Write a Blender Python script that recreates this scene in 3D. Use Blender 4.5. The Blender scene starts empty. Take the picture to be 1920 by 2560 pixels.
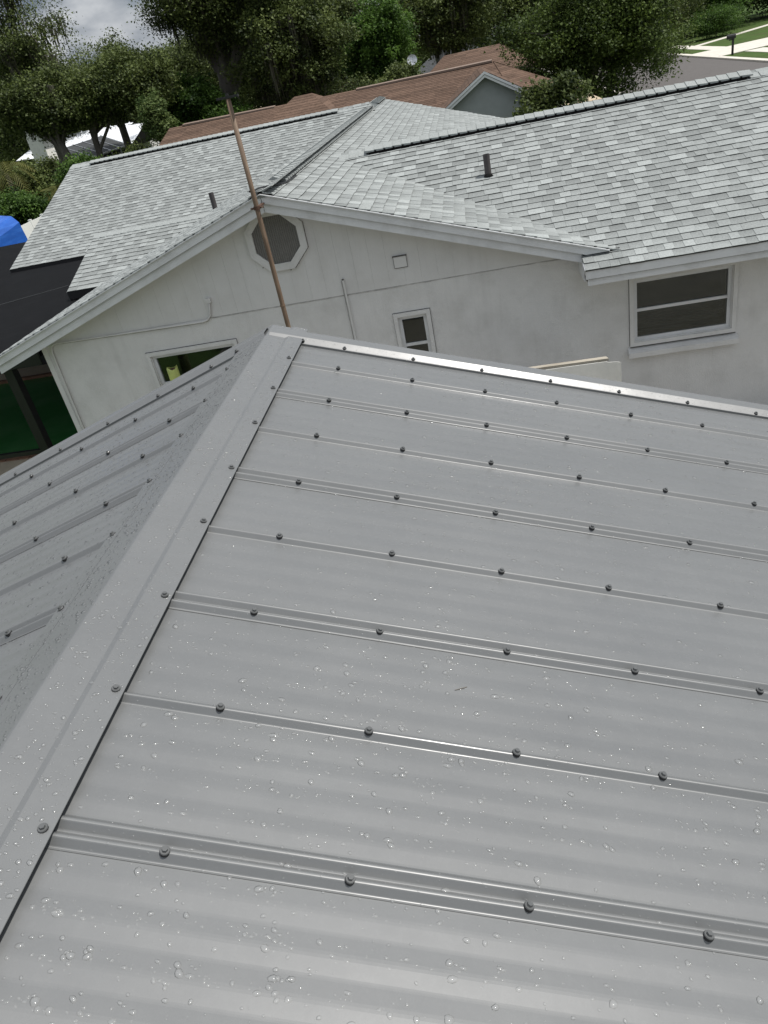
import bpy, math, random
import numpy as np
from mathutils import Vector, Matrix

# ------------------------------------------------------------------ camera, sky, sun, exposure
scene = bpy.context.scene
C = scene.collection
H = 5.0                                    # eye height above the ground; all lengths below are metres relative to the eye

cam_d = bpy.data.cameras.new('camera')
cam_d.sensor_fit = 'VERTICAL'
cam_d.sensor_height = 24.0
cam_d.lens = 24.0 * 1867.0 / 2560.0
cam_d.clip_start = 0.05
cam_d.clip_end = 1000.0
cam = bpy.data.objects.new('camera', cam_d)
C.objects.link(cam)
RIGHT = Vector((0.9792942, 0.0796889, -0.1860980))
DOWN = Vector((-0.1160966, -0.5320103, -0.8387411))
FWD = Vector((-0.1658445, 0.8429797, -0.5117430))
cam.matrix_world = Matrix((
    (RIGHT.x, -DOWN.x, -FWD.x, 0), (RIGHT.y, -DOWN.y, -FWD.y, 0),
    (RIGHT.z, -DOWN.z, -FWD.z, H), (0, 0, 0, 1)))
scene.camera = cam

SUN_EL, SUN_AZ = 64.0, 89.0                # degrees, azimuth clockwise from +Y
world = bpy.data.worlds.new('World')
scene.world = world
world.use_nodes = True
wn, wl = world.node_tree.nodes, world.node_tree.links
wn.clear()
w_out = wn.new('ShaderNodeOutputWorld')
w_bg = wn.new('ShaderNodeBackground')
w_bg.inputs['Strength'].default_value = 0.080
sky = wn.new('ShaderNodeTexSky')
sky.sky_type = 'NISHITA'
sky.sun_disc = False
sky.sun_elevation = math.radians(SUN_EL)
sky.sun_rotation = math.radians(SUN_AZ)
sky.air_density = 1.0
sky.dust_density = 2.0
tc = wn.new('ShaderNodeTexCoord')
sep = wn.new('ShaderNodeSeparateXYZ')
wl.new(tc.outputs['Generated'], sep.inputs[0])
def wmath(op, a, b=None):
    n = wn.new('ShaderNodeMath'); n.operation = op
    for i, v in enumerate((a, b)):
        if v is None: continue
        if hasattr(v, 'links'): wl.new(v, n.inputs[i])
        else: n.inputs[i].default_value = v
    return n.outputs[0]
zc = wmath('MAXIMUM', sep.outputs['Z'], 0.0)
zd = wmath('ADD', zc, 0.42)
comb = wn.new('ShaderNodeCombineXYZ')
wl.new(wmath('DIVIDE', sep.outputs['X'], zd), comb.inputs[0])
wl.new(wmath('DIVIDE', sep.outputs['Y'], zd), comb.inputs[1])
n1 = wn.new('ShaderNodeTexNoise'); n1.inputs['Scale'].default_value = 1.8; n1.inputs['Detail'].default_value = 7; n1.inputs['Roughness'].default_value = 0.52
wl.new(comb.outputs[0], n1.inputs['Vector'])
cov = wn.new('ShaderNodeValToRGB')
cov.color_ramp.elements[0].position = 0.36; cov.color_ramp.elements[0].color = (0.25, 0.25, 0.25, 1)
cov.color_ramp.elements[1].position = 0.52; cov.color_ramp.elements[1].color = (1, 1, 1, 1)
wl.new(n1.outputs['Fac'], cov.inputs[0])
shade = wn.new('ShaderNodeValToRGB')
shade.color_ramp.elements[0].position = 0.36; shade.color_ramp.elements[0].color = (2.1, 2.55, 3.2, 1)
shade.color_ramp.elements[1].position = 0.64; shade.color_ramp.elements[1].color = (8.6, 8.8, 9.0, 1)
n2 = wn.new('ShaderNodeTexNoise'); n2.inputs['Scale'].default_value = 4.6; n2.inputs['Detail'].default_value = 6; n2.inputs['Roughness'].default_value = 0.5
wl.new(comb.outputs[0], n2.inputs['Vector'])
wl.new(n2.outputs['Fac'], shade.inputs[0])
mixw = wn.new('ShaderNodeMix'); mixw.data_type = 'RGBA'
wl.new(cov.outputs[0], mixw.inputs['Factor'])
wl.new(sky.outputs[0], mixw.inputs[6])
zen = wmath('ADD', wmath('MULTIPLY', zc, 1.05), 0.80)
vsc = wn.new('ShaderNodeVectorMath'); vsc.operation = 'SCALE'
wl.new(shade.outputs[0], vsc.inputs[0]); wl.new(zen, vsc.inputs['Scale'])
wl.new(vsc.outputs[0], mixw.inputs[7])
wl.new(mixw.outputs[2], w_bg.inputs['Color'])
wl.new(w_bg.outputs[0], w_out.inputs[0])

sun_d = bpy.data.lights.new('sun', 'SUN')
sun_d.energy = 3.9
sun_d.angle = math.radians(1.6)
sun_d.color = (1.0, 0.965, 0.915)
sun = bpy.data.objects.new('sun', sun_d)
C.objects.link(sun)
_e, _a = math.radians(SUN_EL), math.radians(SUN_AZ)
sun.rotation_euler = Vector((math.cos(_e) * math.sin(_a), math.cos(_e) * math.cos(_a), math.sin(_e))).to_track_quat('Z', 'Y').to_euler()
sun.location = (10, 0, 30)

vs = scene.view_settings
vs.view_transform = 'Standard'
vs.look = 'None'
vs.exposure = 0.22
vs.gamma = 1.0
vs.use_curve_mapping = False
scene.render.resolution_x, scene.render.resolution_y = 768, 1024
scene.cycles.max_bounces = 8
scene.cycles.transparent_max_bounces = 24
scene.cycles.sample_clamp_indirect = 6.0

rnd = random.Random(11)

# ------------------------------------------------------------------ helpers
def new_mat(name):
    m = bpy.data.materials.new(name); m.use_nodes = True
    nt = m.node_tree
    b = nt.nodes['Principled BSDF']
    return m, nt.nodes, nt.links, b

def mat(name, col, rough=0.7, var=0.12, scale=3.0, bump=0.0, bscale=60.0, spec=0.5, metal=0.0, dark=None, dscale=1.2, damt=0.5, tint=False, stretch=None, streak=None):
    """Painted / mineral surface: base colour with two noise octaves, optional blotchy second colour, fine bump."""
    m, N, L, b = new_mat(name)
    b.inputs['Roughness'].default_value = rough
    b.inputs['Metallic'].default_value = metal
    b.inputs['Specular IOR Level'].default_value = spec
    tcn = N.new('ShaderNodeTexCoord')
    geo = N.new('ShaderNodeNewGeometry')
    vec = geo.outputs['Position']
    if stretch:
        mp = N.new('ShaderNodeMapping'); mp.inputs['Scale'].default_value = stretch
        L.new(vec, mp.inputs[0]); vec = mp.outputs[0]
    ns = N.new('ShaderNodeTexNoise'); ns.inputs['Scale'].default_value = scale; ns.inputs['Detail'].default_value = 6; ns.inputs['Roughness'].default_value = 0.65
    L.new(vec, ns.inputs['Vector'])
    mr = N.new('ShaderNodeMapRange'); mr.inputs['From Min'].default_value = 0.25; mr.inputs['From Max'].default_value = 0.75
    mr.inputs['To Min'].default_value = 1 - var; mr.inputs['To Max'].default_value = 1 + var
    L.new(ns.outputs['Fac'], mr.inputs['Value'])
    fac = mr.outputs[0]
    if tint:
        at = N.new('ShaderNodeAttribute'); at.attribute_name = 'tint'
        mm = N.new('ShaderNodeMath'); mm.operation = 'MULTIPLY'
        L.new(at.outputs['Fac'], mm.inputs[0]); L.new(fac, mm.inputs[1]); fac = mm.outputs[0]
    base = None
    if dark:
        nd = N.new('ShaderNodeTexNoise'); nd.inputs['Scale'].default_value = dscale; nd.inputs['Detail'].default_value = 8; nd.inputs['Roughness'].default_value = 0.7
        L.new(vec, nd.inputs['Vector'])
        rr = N.new('ShaderNodeValToRGB'); rr.color_ramp.elements[0].position = 0.48; rr.color_ramp.elements[1].position = 0.72
        rr.color_ramp.elements[0].color = (0, 0, 0, 1); rr.color_ramp.elements[1].color = (damt, damt, damt, 1)
        L.new(nd.outputs['Fac'], rr.inputs[0])
        mx = N.new('ShaderNodeMix'); mx.data_type = 'RGBA'
        mx.inputs[6].default_value = (*col, 1); mx.inputs[7].default_value = (*dark, 1)
        L.new(rr.outputs[0], mx.inputs['Factor']); base = mx.outputs[2]
    if streak and base is not None:
        mp2 = N.new('ShaderNodeMapping'); mp2.inputs['Scale'].default_value = (1, 1, 0.10); L.new(geo.outputs['Position'], mp2.inputs[0])
        n3 = N.new('ShaderNodeTexNoise'); n3.inputs['Scale'].default_value = 4.0; n3.inputs['Detail'].default_value = 7; n3.inputs['Roughness'].default_value = 0.7
        L.new(mp2.outputs[0], n3.inputs['Vector'])
        r3 = N.new('ShaderNodeValToRGB'); r3.color_ramp.elements[0].position = 0.52; r3.color_ramp.elements[1].position = 0.80
        r3.color_ramp.elements[0].color = (0, 0, 0, 1); r3.color_ramp.elements[1].color = (streak, streak, streak, 1)
        L.new(n3.outputs['Fac'], r3.inputs[0])
        m3 = N.new('ShaderNodeMix'); m3.data_type = 'RGBA'; L.new(base, m3.inputs[6]); m3.inputs[7].default_value = (dark[0] * .62, dark[1] * .62, dark[2] * .62, 1)
        L.new(r3.outputs[0], m3.inputs['Factor']); base = m3.outputs[2]
    vm = N.new('ShaderNodeVectorMath'); vm.operation = 'SCALE'
    if base is not None: L.new(base, vm.inputs[0])
    else: vm.inputs[0].default_value = col
    L.new(fac, vm.inputs['Scale'])
    L.new(vm.outputs[0], b.inputs['Base Color'])
    if bump:
        nb = N.new('ShaderNodeTexNoise'); nb.inputs['Scale'].default_value = bscale; nb.inputs['Detail'].default_value = 4
        L.new(vec, nb.inputs['Vector'])
        bp = N.new('ShaderNodeBump'); bp.inputs['Strength'].default_value = bump; bp.inputs['Distance'].default_value = 0.01
        L.new(nb.outputs['Fac'], bp.inputs['Height']); L.new(bp.outputs[0], b.inputs['Normal'])
    return m

def leaf_mat(name, c1, c2, trans=0.3):
    m, N, L, b = new_mat(name)
    at = N.new('ShaderNodeAttribute'); at.attribute_name = 'tint'
    mx = N.new('ShaderNodeMix'); mx.data_type = 'RGBA'
    mx.inputs[6].default_value = (*c1, 1); mx.inputs[7].default_value = (*c2, 1)
    L.new(at.outputs['Fac'], mx.inputs['Factor'])
    L.new(mx.outputs[2], b.inputs['Base Color'])
    b.inputs['Roughness'].default_value = 0.6
    b.inputs['Specular IOR Level'].default_value = 0.25
    tr = N.new('ShaderNodeBsdfTranslucent'); L.new(mx.outputs[2], tr.inputs['Color'])
    ms = N.new('ShaderNodeMixShader'); ms.inputs[0].default_value = trans
    L.new(b.outputs[0], ms.inputs[1]); L.new(tr.outputs[0], ms.inputs[2])
    L.new(ms.outputs[0], N['Material Output'].inputs[0])
    return m

def root_loc(p):
    while p is not None and p.parent is not None: p = p.parent
    return Vector(p.location) if p is not None else Vector((0, 0, 0))

def tag(o, label=None, cat=None, group=None, kind=None):
    if label: o['label'] = label
    if cat: o['category'] = cat
    if group: o['group'] = group
    if kind: o['kind'] = kind
    return o

def thing(name, loc, label, cat, group=None):
    o = bpy.data.objects.new(name, None)
    o.empty_display_size = 0.2
    o.location = (loc[0], loc[1], loc[2] + H)
    C.objects.link(o)
    return tag(o, label, cat, group)

class MB:
    """collects polygons in eye-relative metres; build() links them as ONE mesh object"""
    def __init__(s): s.v = []; s.f = []; s.t = []; s.mi = []; s.cur = 0
    def add(s, vs, fs, tint=None):
        o = len(s.v); s.v.extend([tuple(p) for p in vs])
        s.f.extend([tuple(i + o for i in f) for f in fs])
        s.mi.extend([s.cur] * len(fs))
        s.t.extend(tint if isinstance(tint, (list, tuple)) else [1.0 if tint is None else tint] * len(vs))
        return s
    def box(s, a, b, tint=None):
        x0, y0, z0 = a; x1, y1, z1 = b
        return s.hexa([(x0, y0, z0), (x1, y0, z0), (x1, y1, z0), (x0, y1, z0), (x0, y0, z1), (x1, y0, z1), (x1, y1, z1), (x0, y1, z1)], tint)
    def hexa(s, p, tint=None):
        return s.add(p, [(3, 2, 1, 0), (4, 5, 6, 7), (0, 1, 5, 4), (1, 2, 6, 5), (2, 3, 7, 6), (3, 0, 4, 7)], tint)
    def poly(s, p, tint=None): return s.add(p, [tuple(range(len(p)))], tint)
    def slab(s, p, d, tint=None):
        """polygon p extruded by vector d"""
        n = len(p); q = [tuple(np.add(a, d)) for a in p]
        fs = [tuple(range(n))[::-1], tuple(range(n, 2 * n))] + [(i, (i + 1) % n, n + (i + 1) % n, n + i) for i in range(n)]
        return s.add(list(p) + q, fs, tint)
    def tube(s, pts, rad, n=8, caps=True, tint=None):
        pts = [Vector(p) for p in pts]
        if not hasattr(rad, '__len__'): rad = [rad] * len(pts)
        vs, fs = [], []
        ref = None
        for i, p in enumerate(pts):
            d = (pts[min(i + 1, len(pts) - 1)] - pts[max(i - 1, 0)]).normalized()
            if ref is None: ref = Vector((1, 0, 0)) if abs(d.x) < 0.8 else Vector((0, 1, 0))
            u = (ref - d * ref.dot(d)).normalized(); ref = u
            w = d.cross(u)
            for k in range(n):
                a = 2 * math.pi * k / n
                vs.append(tuple(p + (u * math.cos(a) + w * math.sin(a)) * rad[i]))
        for i in range(len(pts) - 1):
            for k in range(n):
                fs.append((i * n + k, i * n + (k + 1) % n, (i + 1) * n + (k + 1) % n, (i + 1) * n + k))
        if caps:
            fs.append(tuple(range(n))[::-1]); fs.append(tuple((len(pts) - 1) * n + k for k in range(n)))
        return s.add(vs, fs, tint)
    def mesh(s, name, mats, smooth=False, off=(0, 0, 0)):
        me = bpy.data.meshes.new(name)
        ox, oy, oz = off
        me.from_pydata([(x - ox, y - oy, z + H - oz) for x, y, z in s.v], [], s.f)
        for m in (mats if isinstance(mats, (list, tuple)) else [mats]): me.materials.append(m)
        if any(s.mi): me.polygons.foreach_set('material_index', s.mi)
        if any(t != 1.0 for t in s.t) or True:
            at = me.attributes.new('tint', 'FLOAT', 'POINT'); at.data.foreach_set('value', s.t)
        if smooth: me.polygons.foreach_set('use_smooth', [True] * len(s.f))
        me.update()
        return me
    def build(s, name, mats, parent=None, smooth=False, label=None, cat=None, group=None, kind=None):
        me = s.mesh(name, mats, smooth, root_loc(parent))
        o = bpy.data.objects.new(name, me); C.objects.link(o)
        if parent is not None: o.parent = parent
        return tag(o, label, cat, group, kind)

def np_mesh(name, V, Q, m, parent=None, tint=None, smooth=False, off=None):
    """fast quad/tri mesh from numpy arrays (eye-relative metres)"""
    me = bpy.data.meshes.new(name)
    r = root_loc(parent) if off is None else off
    V = np.asarray(V, np.float32) - np.array([r[0], r[1], r[2] - H], np.float32)
    n, k = Q.shape
    me.vertices.add(len(V)); me.vertices.foreach_set('co', V.ravel())
    me.loops.add(n * k); me.loops.foreach_set('vertex_index', Q.astype(np.int32).ravel())
    me.polygons.add(n); me.polygons.foreach_set('loop_start', np.arange(0, n * k, k, dtype=np.int32))
    me.polygons.foreach_set('loop_total', np.full(n, k, np.int32))
    me.polygons.foreach_set('use_smooth', np.full(n, bool(smooth)))
    me.materials.append(m)
    if tint is not None:
        at = me.attributes.new('tint', 'FLOAT', 'POINT'); at.data.foreach_set('value', np.asarray(tint, np.float32))
    me.update(calc_edges=True)
    o = bpy.data.objects.new(name, me); C.objects.link(o)
    if parent is not None: o.parent = parent
    return o

def instance(name, me, parent, mtx):
    """one more piece that shares mesh data; mtx in world metres relative to the root"""
    o = bpy.data.objects.new(name, me); C.objects.link(o); o.parent = parent
    o.matrix_local = mtx
    return o

def basis(e, s, n, p):
    return Matrix(((e[0], s[0], n[0], p[0]), (e[1], s[1], n[1], p[1]), (e[2], s[2], n[2], p[2]), (0, 0, 0, 1)))

def project(p):
    d = Vector(p)
    z = d.dot(FWD)
    if z < 0.05: return None
    return (960 + 1867 * d.dot(RIGHT) / z, 1280 + 1867 * d.dot(DOWN) / z, z)

# ------------------------------------------------------------------ materials
def metal_mat():
    m, N, L, b = new_mat('grey_painted_steel')
    geo = N.new('ShaderNodeNewGeometry')
    def noise(scale, detail, rough, stretch=None):
        n = N.new('ShaderNodeTexNoise'); n.inputs['Scale'].default_value = scale; n.inputs['Detail'].default_value = detail; n.inputs['Roughness'].default_value = rough
        if stretch:
            mp = N.new('ShaderNodeMapping'); mp.inputs['Scale'].default_value = stretch
            L.new(geo.outputs['Position'], mp.inputs[0]); L.new(mp.outputs[0], n.inputs['Vector'])
        else: L.new(geo.outputs['Position'], n.inputs['Vector'])
        return n.outputs['Fac']
    blot = noise(2.2, 8, 0.7)
    streak = noise(7.0, 5, 0.6, (0.16, 1.0, 0.16))        # run-off streaks down the slope
    dust = noise(38.0, 5, 0.75)
    mr = N.new('ShaderNodeMapRange'); mr.inputs['From Min'].default_value = 0.3; mr.inputs['From Max'].default_value = 0.7; mr.inputs['To Min'].default_value = 0.36; mr.inputs['To Max'].default_value = 0.50
    L.new(blot, mr.inputs['Value']); L.new(mr.outputs[0], b.inputs['Roughness'])
    def mad(a, k, c):
        n = N.new('ShaderNodeMath'); n.operation = 'MULTIPLY_ADD'; L.new(a, n.inputs[0]); n.inputs[1].default_value = k
        if hasattr(c, 'links'): L.new(c, n.inputs[2])
        else: n.inputs[2].default_value = c
        return n.outputs[0]
    f = mad(dust, 0.10, mad(streak, 0.16, mad(blot, 0.14, 0.80)))
    vm = N.new('ShaderNodeVectorMath'); vm.operation = 'SCALE'; vm.inputs[0].default_value = (0.1200, 0.1240, 0.1248)
    L.new(f, vm.inputs['Scale']); L.new(vm.outputs[0], b.inputs['Base Color'])
    b.inputs['Specular IOR Level'].default_value = 0.75
    b.inputs['Coat Weight'].default_value = 0.20; b.inputs['Coat IOR'].default_value = 1.5
    mc = N.new('ShaderNodeMapRange'); mc.inputs['From Min'].default_value = 0.35; mc.inputs['From Max'].default_value = 0.65; mc.inputs['To Min'].default_value = 0.18; mc.inputs['To Max'].default_value = 0.32
    L.new(dust, mc.inputs['Value']); L.new(mc.outputs[0], b.inputs['Coat Roughness'])
    wave = noise(3.2, 2, 0.5)                               # oil-canning of the thin sheet
    bp = N.new('ShaderNodeBump'); bp.inputs['Strength'].default_value = 0.16; bp.inputs['Distance'].default_value = 0.02
    L.new(wave, bp.inputs['Height']); L.new(bp.outputs[0], b.inputs['Normal']); L.new(bp.outputs[0], b.inputs['Coat Normal'])
    return m
M_METAL = metal_mat()
M_RUBBER = mat('black_rubber', (0.012, 0.012, 0.013), 0.6)
M_SCREW = mat('dark_grey_screw_paint', (0.09, 0.093, 0.093), 0.3, var=0.1, scale=40)
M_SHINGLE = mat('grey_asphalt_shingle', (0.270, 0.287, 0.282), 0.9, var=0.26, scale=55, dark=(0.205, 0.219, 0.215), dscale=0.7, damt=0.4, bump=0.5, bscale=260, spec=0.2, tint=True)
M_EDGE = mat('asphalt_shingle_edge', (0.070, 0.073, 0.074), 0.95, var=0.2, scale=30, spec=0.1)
M_SHINGLE_DECK = mat('roof_felt', (0.06, 0.062, 0.063), 0.95, spec=0.1)
M_VENTBLACK = mat('black_vent_mesh', (0.008, 0.008, 0.008), 0.9, spec=0.1)
M_WALL = mat('white_painted_stucco', (0.665, 0.66, 0.645), 0.85, var=0.07, scale=1.6, bump=0.6, bscale=55, dark=(0.50, 0.492, 0.47), dscale=2.2, damt=0.55, streak=0.26)
M_BOARD = mat('white_painted_siding', (0.65, 0.645, 0.63), 0.75, var=0.05, scale=2.0, bump=0.12, bscale=40, dark=(0.54, 0.53, 0.505), dscale=1.7, damt=0.45, streak=0.2)
M_TRIM = mat('white_trim_paint', (0.66, 0.67, 0.675), 0.55, var=0.06, scale=3, dark=(0.42, 0.42, 0.41), dscale=2.5, damt=0.5)
M_STAIN = mat('dirty_joint', (0.42, 0.41, 0.395), 0.9, var=0.4, scale=9)
M_SEAL = mat('dark_caulk', (0.10, 0.095, 0.09), 0.9, var=0.3, scale=20)
M_GALV = mat('galvanised_flashing', (0.55, 0.56, 0.57), 0.35, metal=0.8, var=0.15, scale=8)
M_PIPE = mat('dark_brown_vent_pipe', (0.055, 0.048, 0.048), 0.5, var=0.2, scale=12)
M_RUST = mat('rusty_steel_pole', (0.155, 0.105, 0.070), 0.7, var=0.3, scale=14, dark=(0.33, 0.26, 0.18), dscale=9, damt=0.8, stretch=(1, 1, 0.25))
M_RUST_DARK = mat('dark_rust', (0.07, 0.035, 0.022), 0.8, var=0.4, scale=30)
M_BLACK = mat('black_paint', (0.010, 0.010, 0.011), 0.45, var=0.2, scale=10)
M_MEMBRANE = mat('black_roof_underlayment', (0.0045, 0.0048, 0.0056), 0.9, spec=0.10, var=0.25, scale=1.3, dark=(0.009, 0.0095, 0.0105), dscale=3.0, damt=0.5, bump=0.15, bscale=6)
M_BROWNROOF = mat('brown_asphalt_shingle', (0.108, 0.071, 0.052), 0.92, var=0.35, scale=9, bump=0.4, bscale=60, spec=0.15, tint=True)
M_BROWNTRIM = mat('brown_trim', (0.18, 0.13, 0.10), 0.7)
M_GREENWALL = mat('grey_green_stucco', (0.36, 0.38, 0.37), 0.85, var=0.08)
M_TAN = mat('tan_stucco', (0.42, 0.34, 0.24), 0.85, var=0.1)
M_WHITE = mat('white_vinyl', (0.78, 0.78, 0.77), 0.5, var=0.03)
M_WHITEMETAL = mat('white_metal_roof', (0.75, 0.77, 0.80), 0.4, var=0.08, scale=1.2)
M_SCREEN = mat('dark_screen_mesh', (0.035, 0.038, 0.040), 0.8, var=0.15, scale=5)
M_BLUE = mat('blue_poly_tarp', (0.010, 0.085, 0.38), 0.45, var=0.25, scale=3, dark=(0.05, 0.17, 0.50), dscale=6, damt=0.5, stretch=(1, 0.15, 1), bump=0.3, bscale=14)
M_GRASS = mat('lawn_soil', (0.050, 0.085, 0.022), 0.95, var=0.35, scale=0.8, dark=(0.075, 0.065, 0.035), dscale=0.35, damt=0.7, bump=0.6, bscale=30, spec=0.1)
M_ASPHALT = mat('asphalt', (0.105, 0.098, 0.094), 0.9, var=0.12, scale=2.0, bump=0.3, bscale=80, spec=0.2)
M_CONCRETE = mat('concrete', (0.55, 0.52, 0.46), 0.9, var=0.12, scale=1.5, dark=(0.38, 0.35, 0.30), dscale=1.0, damt=0.5)
M_DECK = mat('tan_pool_deck', (0.62, 0.53, 0.40), 0.85, var=0.15, scale=3)
M_BRICK = mat('brown_brick', (0.24, 0.13, 0.08), 0.85, var=0.3, scale=8)
M_BARK = mat('oak_bark', (0.125, 0.112, 0.096), 0.95, var=0.4, scale=5, bump=0.8, bscale=16, stretch=(1, 1, 0.3))
M_WOOD = mat('weathered_wood', (0.35, 0.32, 0.265), 0.8, var=0.2, scale=10, dark=(0.10, 0.07, 0.045), dscale=5, damt=0.8, stretch=(0.4, 3, 3))
M_SHEET = mat('translucent_white_sheet', (0.78, 0.77, 0.72), 0.5, var=0.12, scale=5)
M_YELLOW = mat('yellow_green_wrap', (0.46, 0.52, 0.16), 0.45, var=0.2, scale=14, bump=0.5, bscale=30)
M_BLIND = mat('grey_blind', (0.12, 0.13, 0.127), 0.6, var=0.1)
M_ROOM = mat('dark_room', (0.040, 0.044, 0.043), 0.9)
M_LEAF_OAK = leaf_mat('oak_leaf', (0.013, 0.025, 0.006), (0.140, 0.178, 0.050))
M_LEAF_GREEN = leaf_mat('maple_leaf', (0.016, 0.040, 0.008), (0.120, 0.215, 0.040), 0.4)
M_LEAF_SHADE = leaf_mat('shade_tree_leaf', (0.012, 0.026, 0.006), (0.115, 0.165, 0.036), 0.35)
M_LEAF_LIGHT = leaf_mat('light_leaf', (0.05, 0.09, 0.025), (0.17, 0.22, 0.075), 0.4)
M_LEAF_PALM = leaf_mat('palm_leaf', (0.035, 0.055, 0.012), (0.15, 0.14, 0.035), 0.3)
M_MOSS = leaf_mat('spanish_moss', (0.040, 0.040, 0.028), (0.15, 0.145, 0.105), 0.2)

def glass_mat():
    m, N, L, b = new_mat('window_glass')
    g = N.new('ShaderNodeBsdfGlossy'); g.inputs['Roughness'].default_value = 0.02; g.inputs['Color'].default_value = (0.9, 0.95, 0.93, 1)
    t = N.new('ShaderNodeBsdfTransparent'); t.inputs['Color'].default_value = (0.62, 0.65, 0.66, 1)
    fr = N.new('ShaderNodeFresnel'); fr.inputs['IOR'].default_value = 1.65
    ms = N.new('ShaderNodeMixShader'); L.new(fr.outputs[0], ms.inputs[0]); L.new(t.outputs[0], ms.inputs[1]); L.new(g.outputs[0], ms.inputs[2])
    L.new(ms.outputs[0], N['Material Output'].inputs[0]); N.remove(b)
    return m
M_GLASS = glass_mat()
def drop_mat():
    m, N, L, b = new_mat('rain_water')
    g = N.new('ShaderNodeBsdfGlossy'); g.inputs['Roughness'].default_value = 0.10
    t = N.new('ShaderNodeBsdfTransparent'); 
    lw_ = N.new('ShaderNodeLayerWeight'); lw_.inputs['Blend'].default_value = 0.4
    rc = N.new('ShaderNodeValToRGB'); rc.color_ramp.elements[0].position = 0.3; rc.color_ramp.elements[0].color = (1, 1, 1, 1); rc.color_ramp.elements[1].position = 0.8; rc.color_ramp.elements[1].color = (0.40, 0.42, 0.42, 1)  # rim darkened in the colour by view angle, in place of refraction
    L.new(lw_.outputs['Facing'], rc.inputs[0]); L.new(rc.outputs[0], t.inputs['Color'])
    d = N.new('ShaderNodeBsdfDiffuse'); d.inputs['Color'].default_value = (0.80, 0.82, 0.82, 1)
    m1 = N.new('ShaderNodeMixShader'); m1.inputs[0].default_value = 0.075  # white diffuse share painted in for sunlight focused and scattered by the drops
    L.new(t.outputs[0], m1.inputs[1]); L.new(d.outputs[0], m1.inputs[2])
    fr = N.new('ShaderNodeFresnel'); fr.inputs['IOR'].default_value = 1.38
    ms = N.new('ShaderNodeMixShader'); L.new(fr.outputs[0], ms.inputs[0]); L.new(m1.outputs[0], ms.inputs[1]); L.new(g.outputs[0], ms.inputs[2])
    L.new(ms.outputs[0], N['Material Output'].inputs[0]); N.remove(b)
    return m
M_DROP = drop_mat()
def pool_mat():
    m, N, L, b = new_mat('green_pool_water')
    geo = N.new('ShaderNodeNewGeometry')
    ns = N.new('ShaderNodeTexNoise'); ns.inputs['Scale'].default_value = 0.9; ns.inputs['Detail'].default_value = 6
    L.new(geo.outputs['Position'], ns.inputs['Vector'])
    cr = N.new('ShaderNodeValToRGB'); cr.color_ramp.elements[0].color = (0.06, 0.26, 0.075, 1); cr.color_ramp.elements[1].color = (0.11, 0.32, 0.12, 1)
    cr.color_ramp.elements[0].position = 0.4; cr.color_ramp.elements[1].position = 0.7
    L.new(ns.outputs['Fac'], cr.inputs[0]); L.new(cr.outputs[0], b.inputs['Base Color'])
    b.inputs['Roughness'].default_value = 0.12
    nb = N.new('ShaderNodeTexNoise'); nb.inputs['Scale'].default_value = 3.5
    L.new(geo.outputs['Position'], nb.inputs['Vector'])
    bp = N.new('ShaderNodeBump'); bp.inputs['Strength'].default_value = 0.08; bp.inputs['Distance'].default_value = 0.03
    L.new(nb.outputs['Fac'], bp.inputs['Height']); L.new(bp.outputs[0], b.inputs['Normal'])
    return m
M_POOL = pool_mat()
def screen_mat():
    """louvred insect screen of the gable vent: fine slanted dark lines"""
    m, N, L, b = new_mat('vent_screen')
    b.inputs['Base Color'].default_value = (0.10, 0.095, 0.08, 1); b.inputs['Roughness'].default_value = 0.8
    return m
M_VSCREEN = screen_mat()

# ------------------------------------------------------------------ the setting: ground, street, walks
G = -H
mb = MB()
NX = [-400, -160, -80, -40, -20, 0, 20, 40, 80, 160, 400]
for i in range(10):
    for j in range(10):
        mb.poly([(NX[i], NX[j] + 60, G), (NX[i + 1], NX[j] + 60, G), (NX[i + 1], NX[j + 1] + 60, G), (NX[i], NX[j + 1] + 60, G)])
mb.build('ground', M_GRASS, kind='structure')
mb = MB()
for k in range(12): mb.poly([(10.3, -20 + 15 * k, G + 0.006), (19.8, -20 + 15 * k, G + 0.006), (19.8, -5 + 15 * k, G + 0.006), (10.3, -5 + 15 * k, G + 0.006)])
mb.build('road', M_ASPHALT, kind='structure')
MB().box((9.9, -20, G - 0.1), (10.3, 160, G + 0.12)).build('kerb_near', M_CONCRETE, kind='structure')
MB().box((19.8, -20, G - 0.1), (20.3, 160, G + 0.12)).build('kerb_far', M_CONCRETE, kind='structure')
MB().box((22.4, -20, G - 0.1), (23.8, 71.6, G + 0.03)).box((22.4, 80.0, G - 0.1), (23.8, 160, G + 0.03)).build('pavement', M_CONCRETE, kind='structure')
mb = MB()
mb.slab([(20.3, 71.4, G - 0.1), (45, 79.0, G - 0.1), (45, 85.0, G - 0.1), (20.3, 80.2, G - 0.1)], (0, 0, 0.135))
mb.build('driveway', M_CONCRETE, kind='structure')
MB().slab([(23.8, 90, G - 0.1), (60, 128, G - 0.1), (60, 130, G - 0.1), (23.8, 91.6, G - 0.1)], (0, 0, 0.13)).build('path', M_CONCRETE, kind='structure')

MB().poly([(-6.1, 2.0, G + 0.004), (9.6, 2.0, G + 0.004), (9.6, 9.7, G + 0.004), (-6.1, 9.7, G + 0.004)]).build('path_yard', mat('sandy_yard', (0.17, 0.155, 0.13), 0.95, var=0.2, scale=2, dark=(0.13, 0.12, 0.08), dscale=0.8, damt=0.6), kind='structure')

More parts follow.
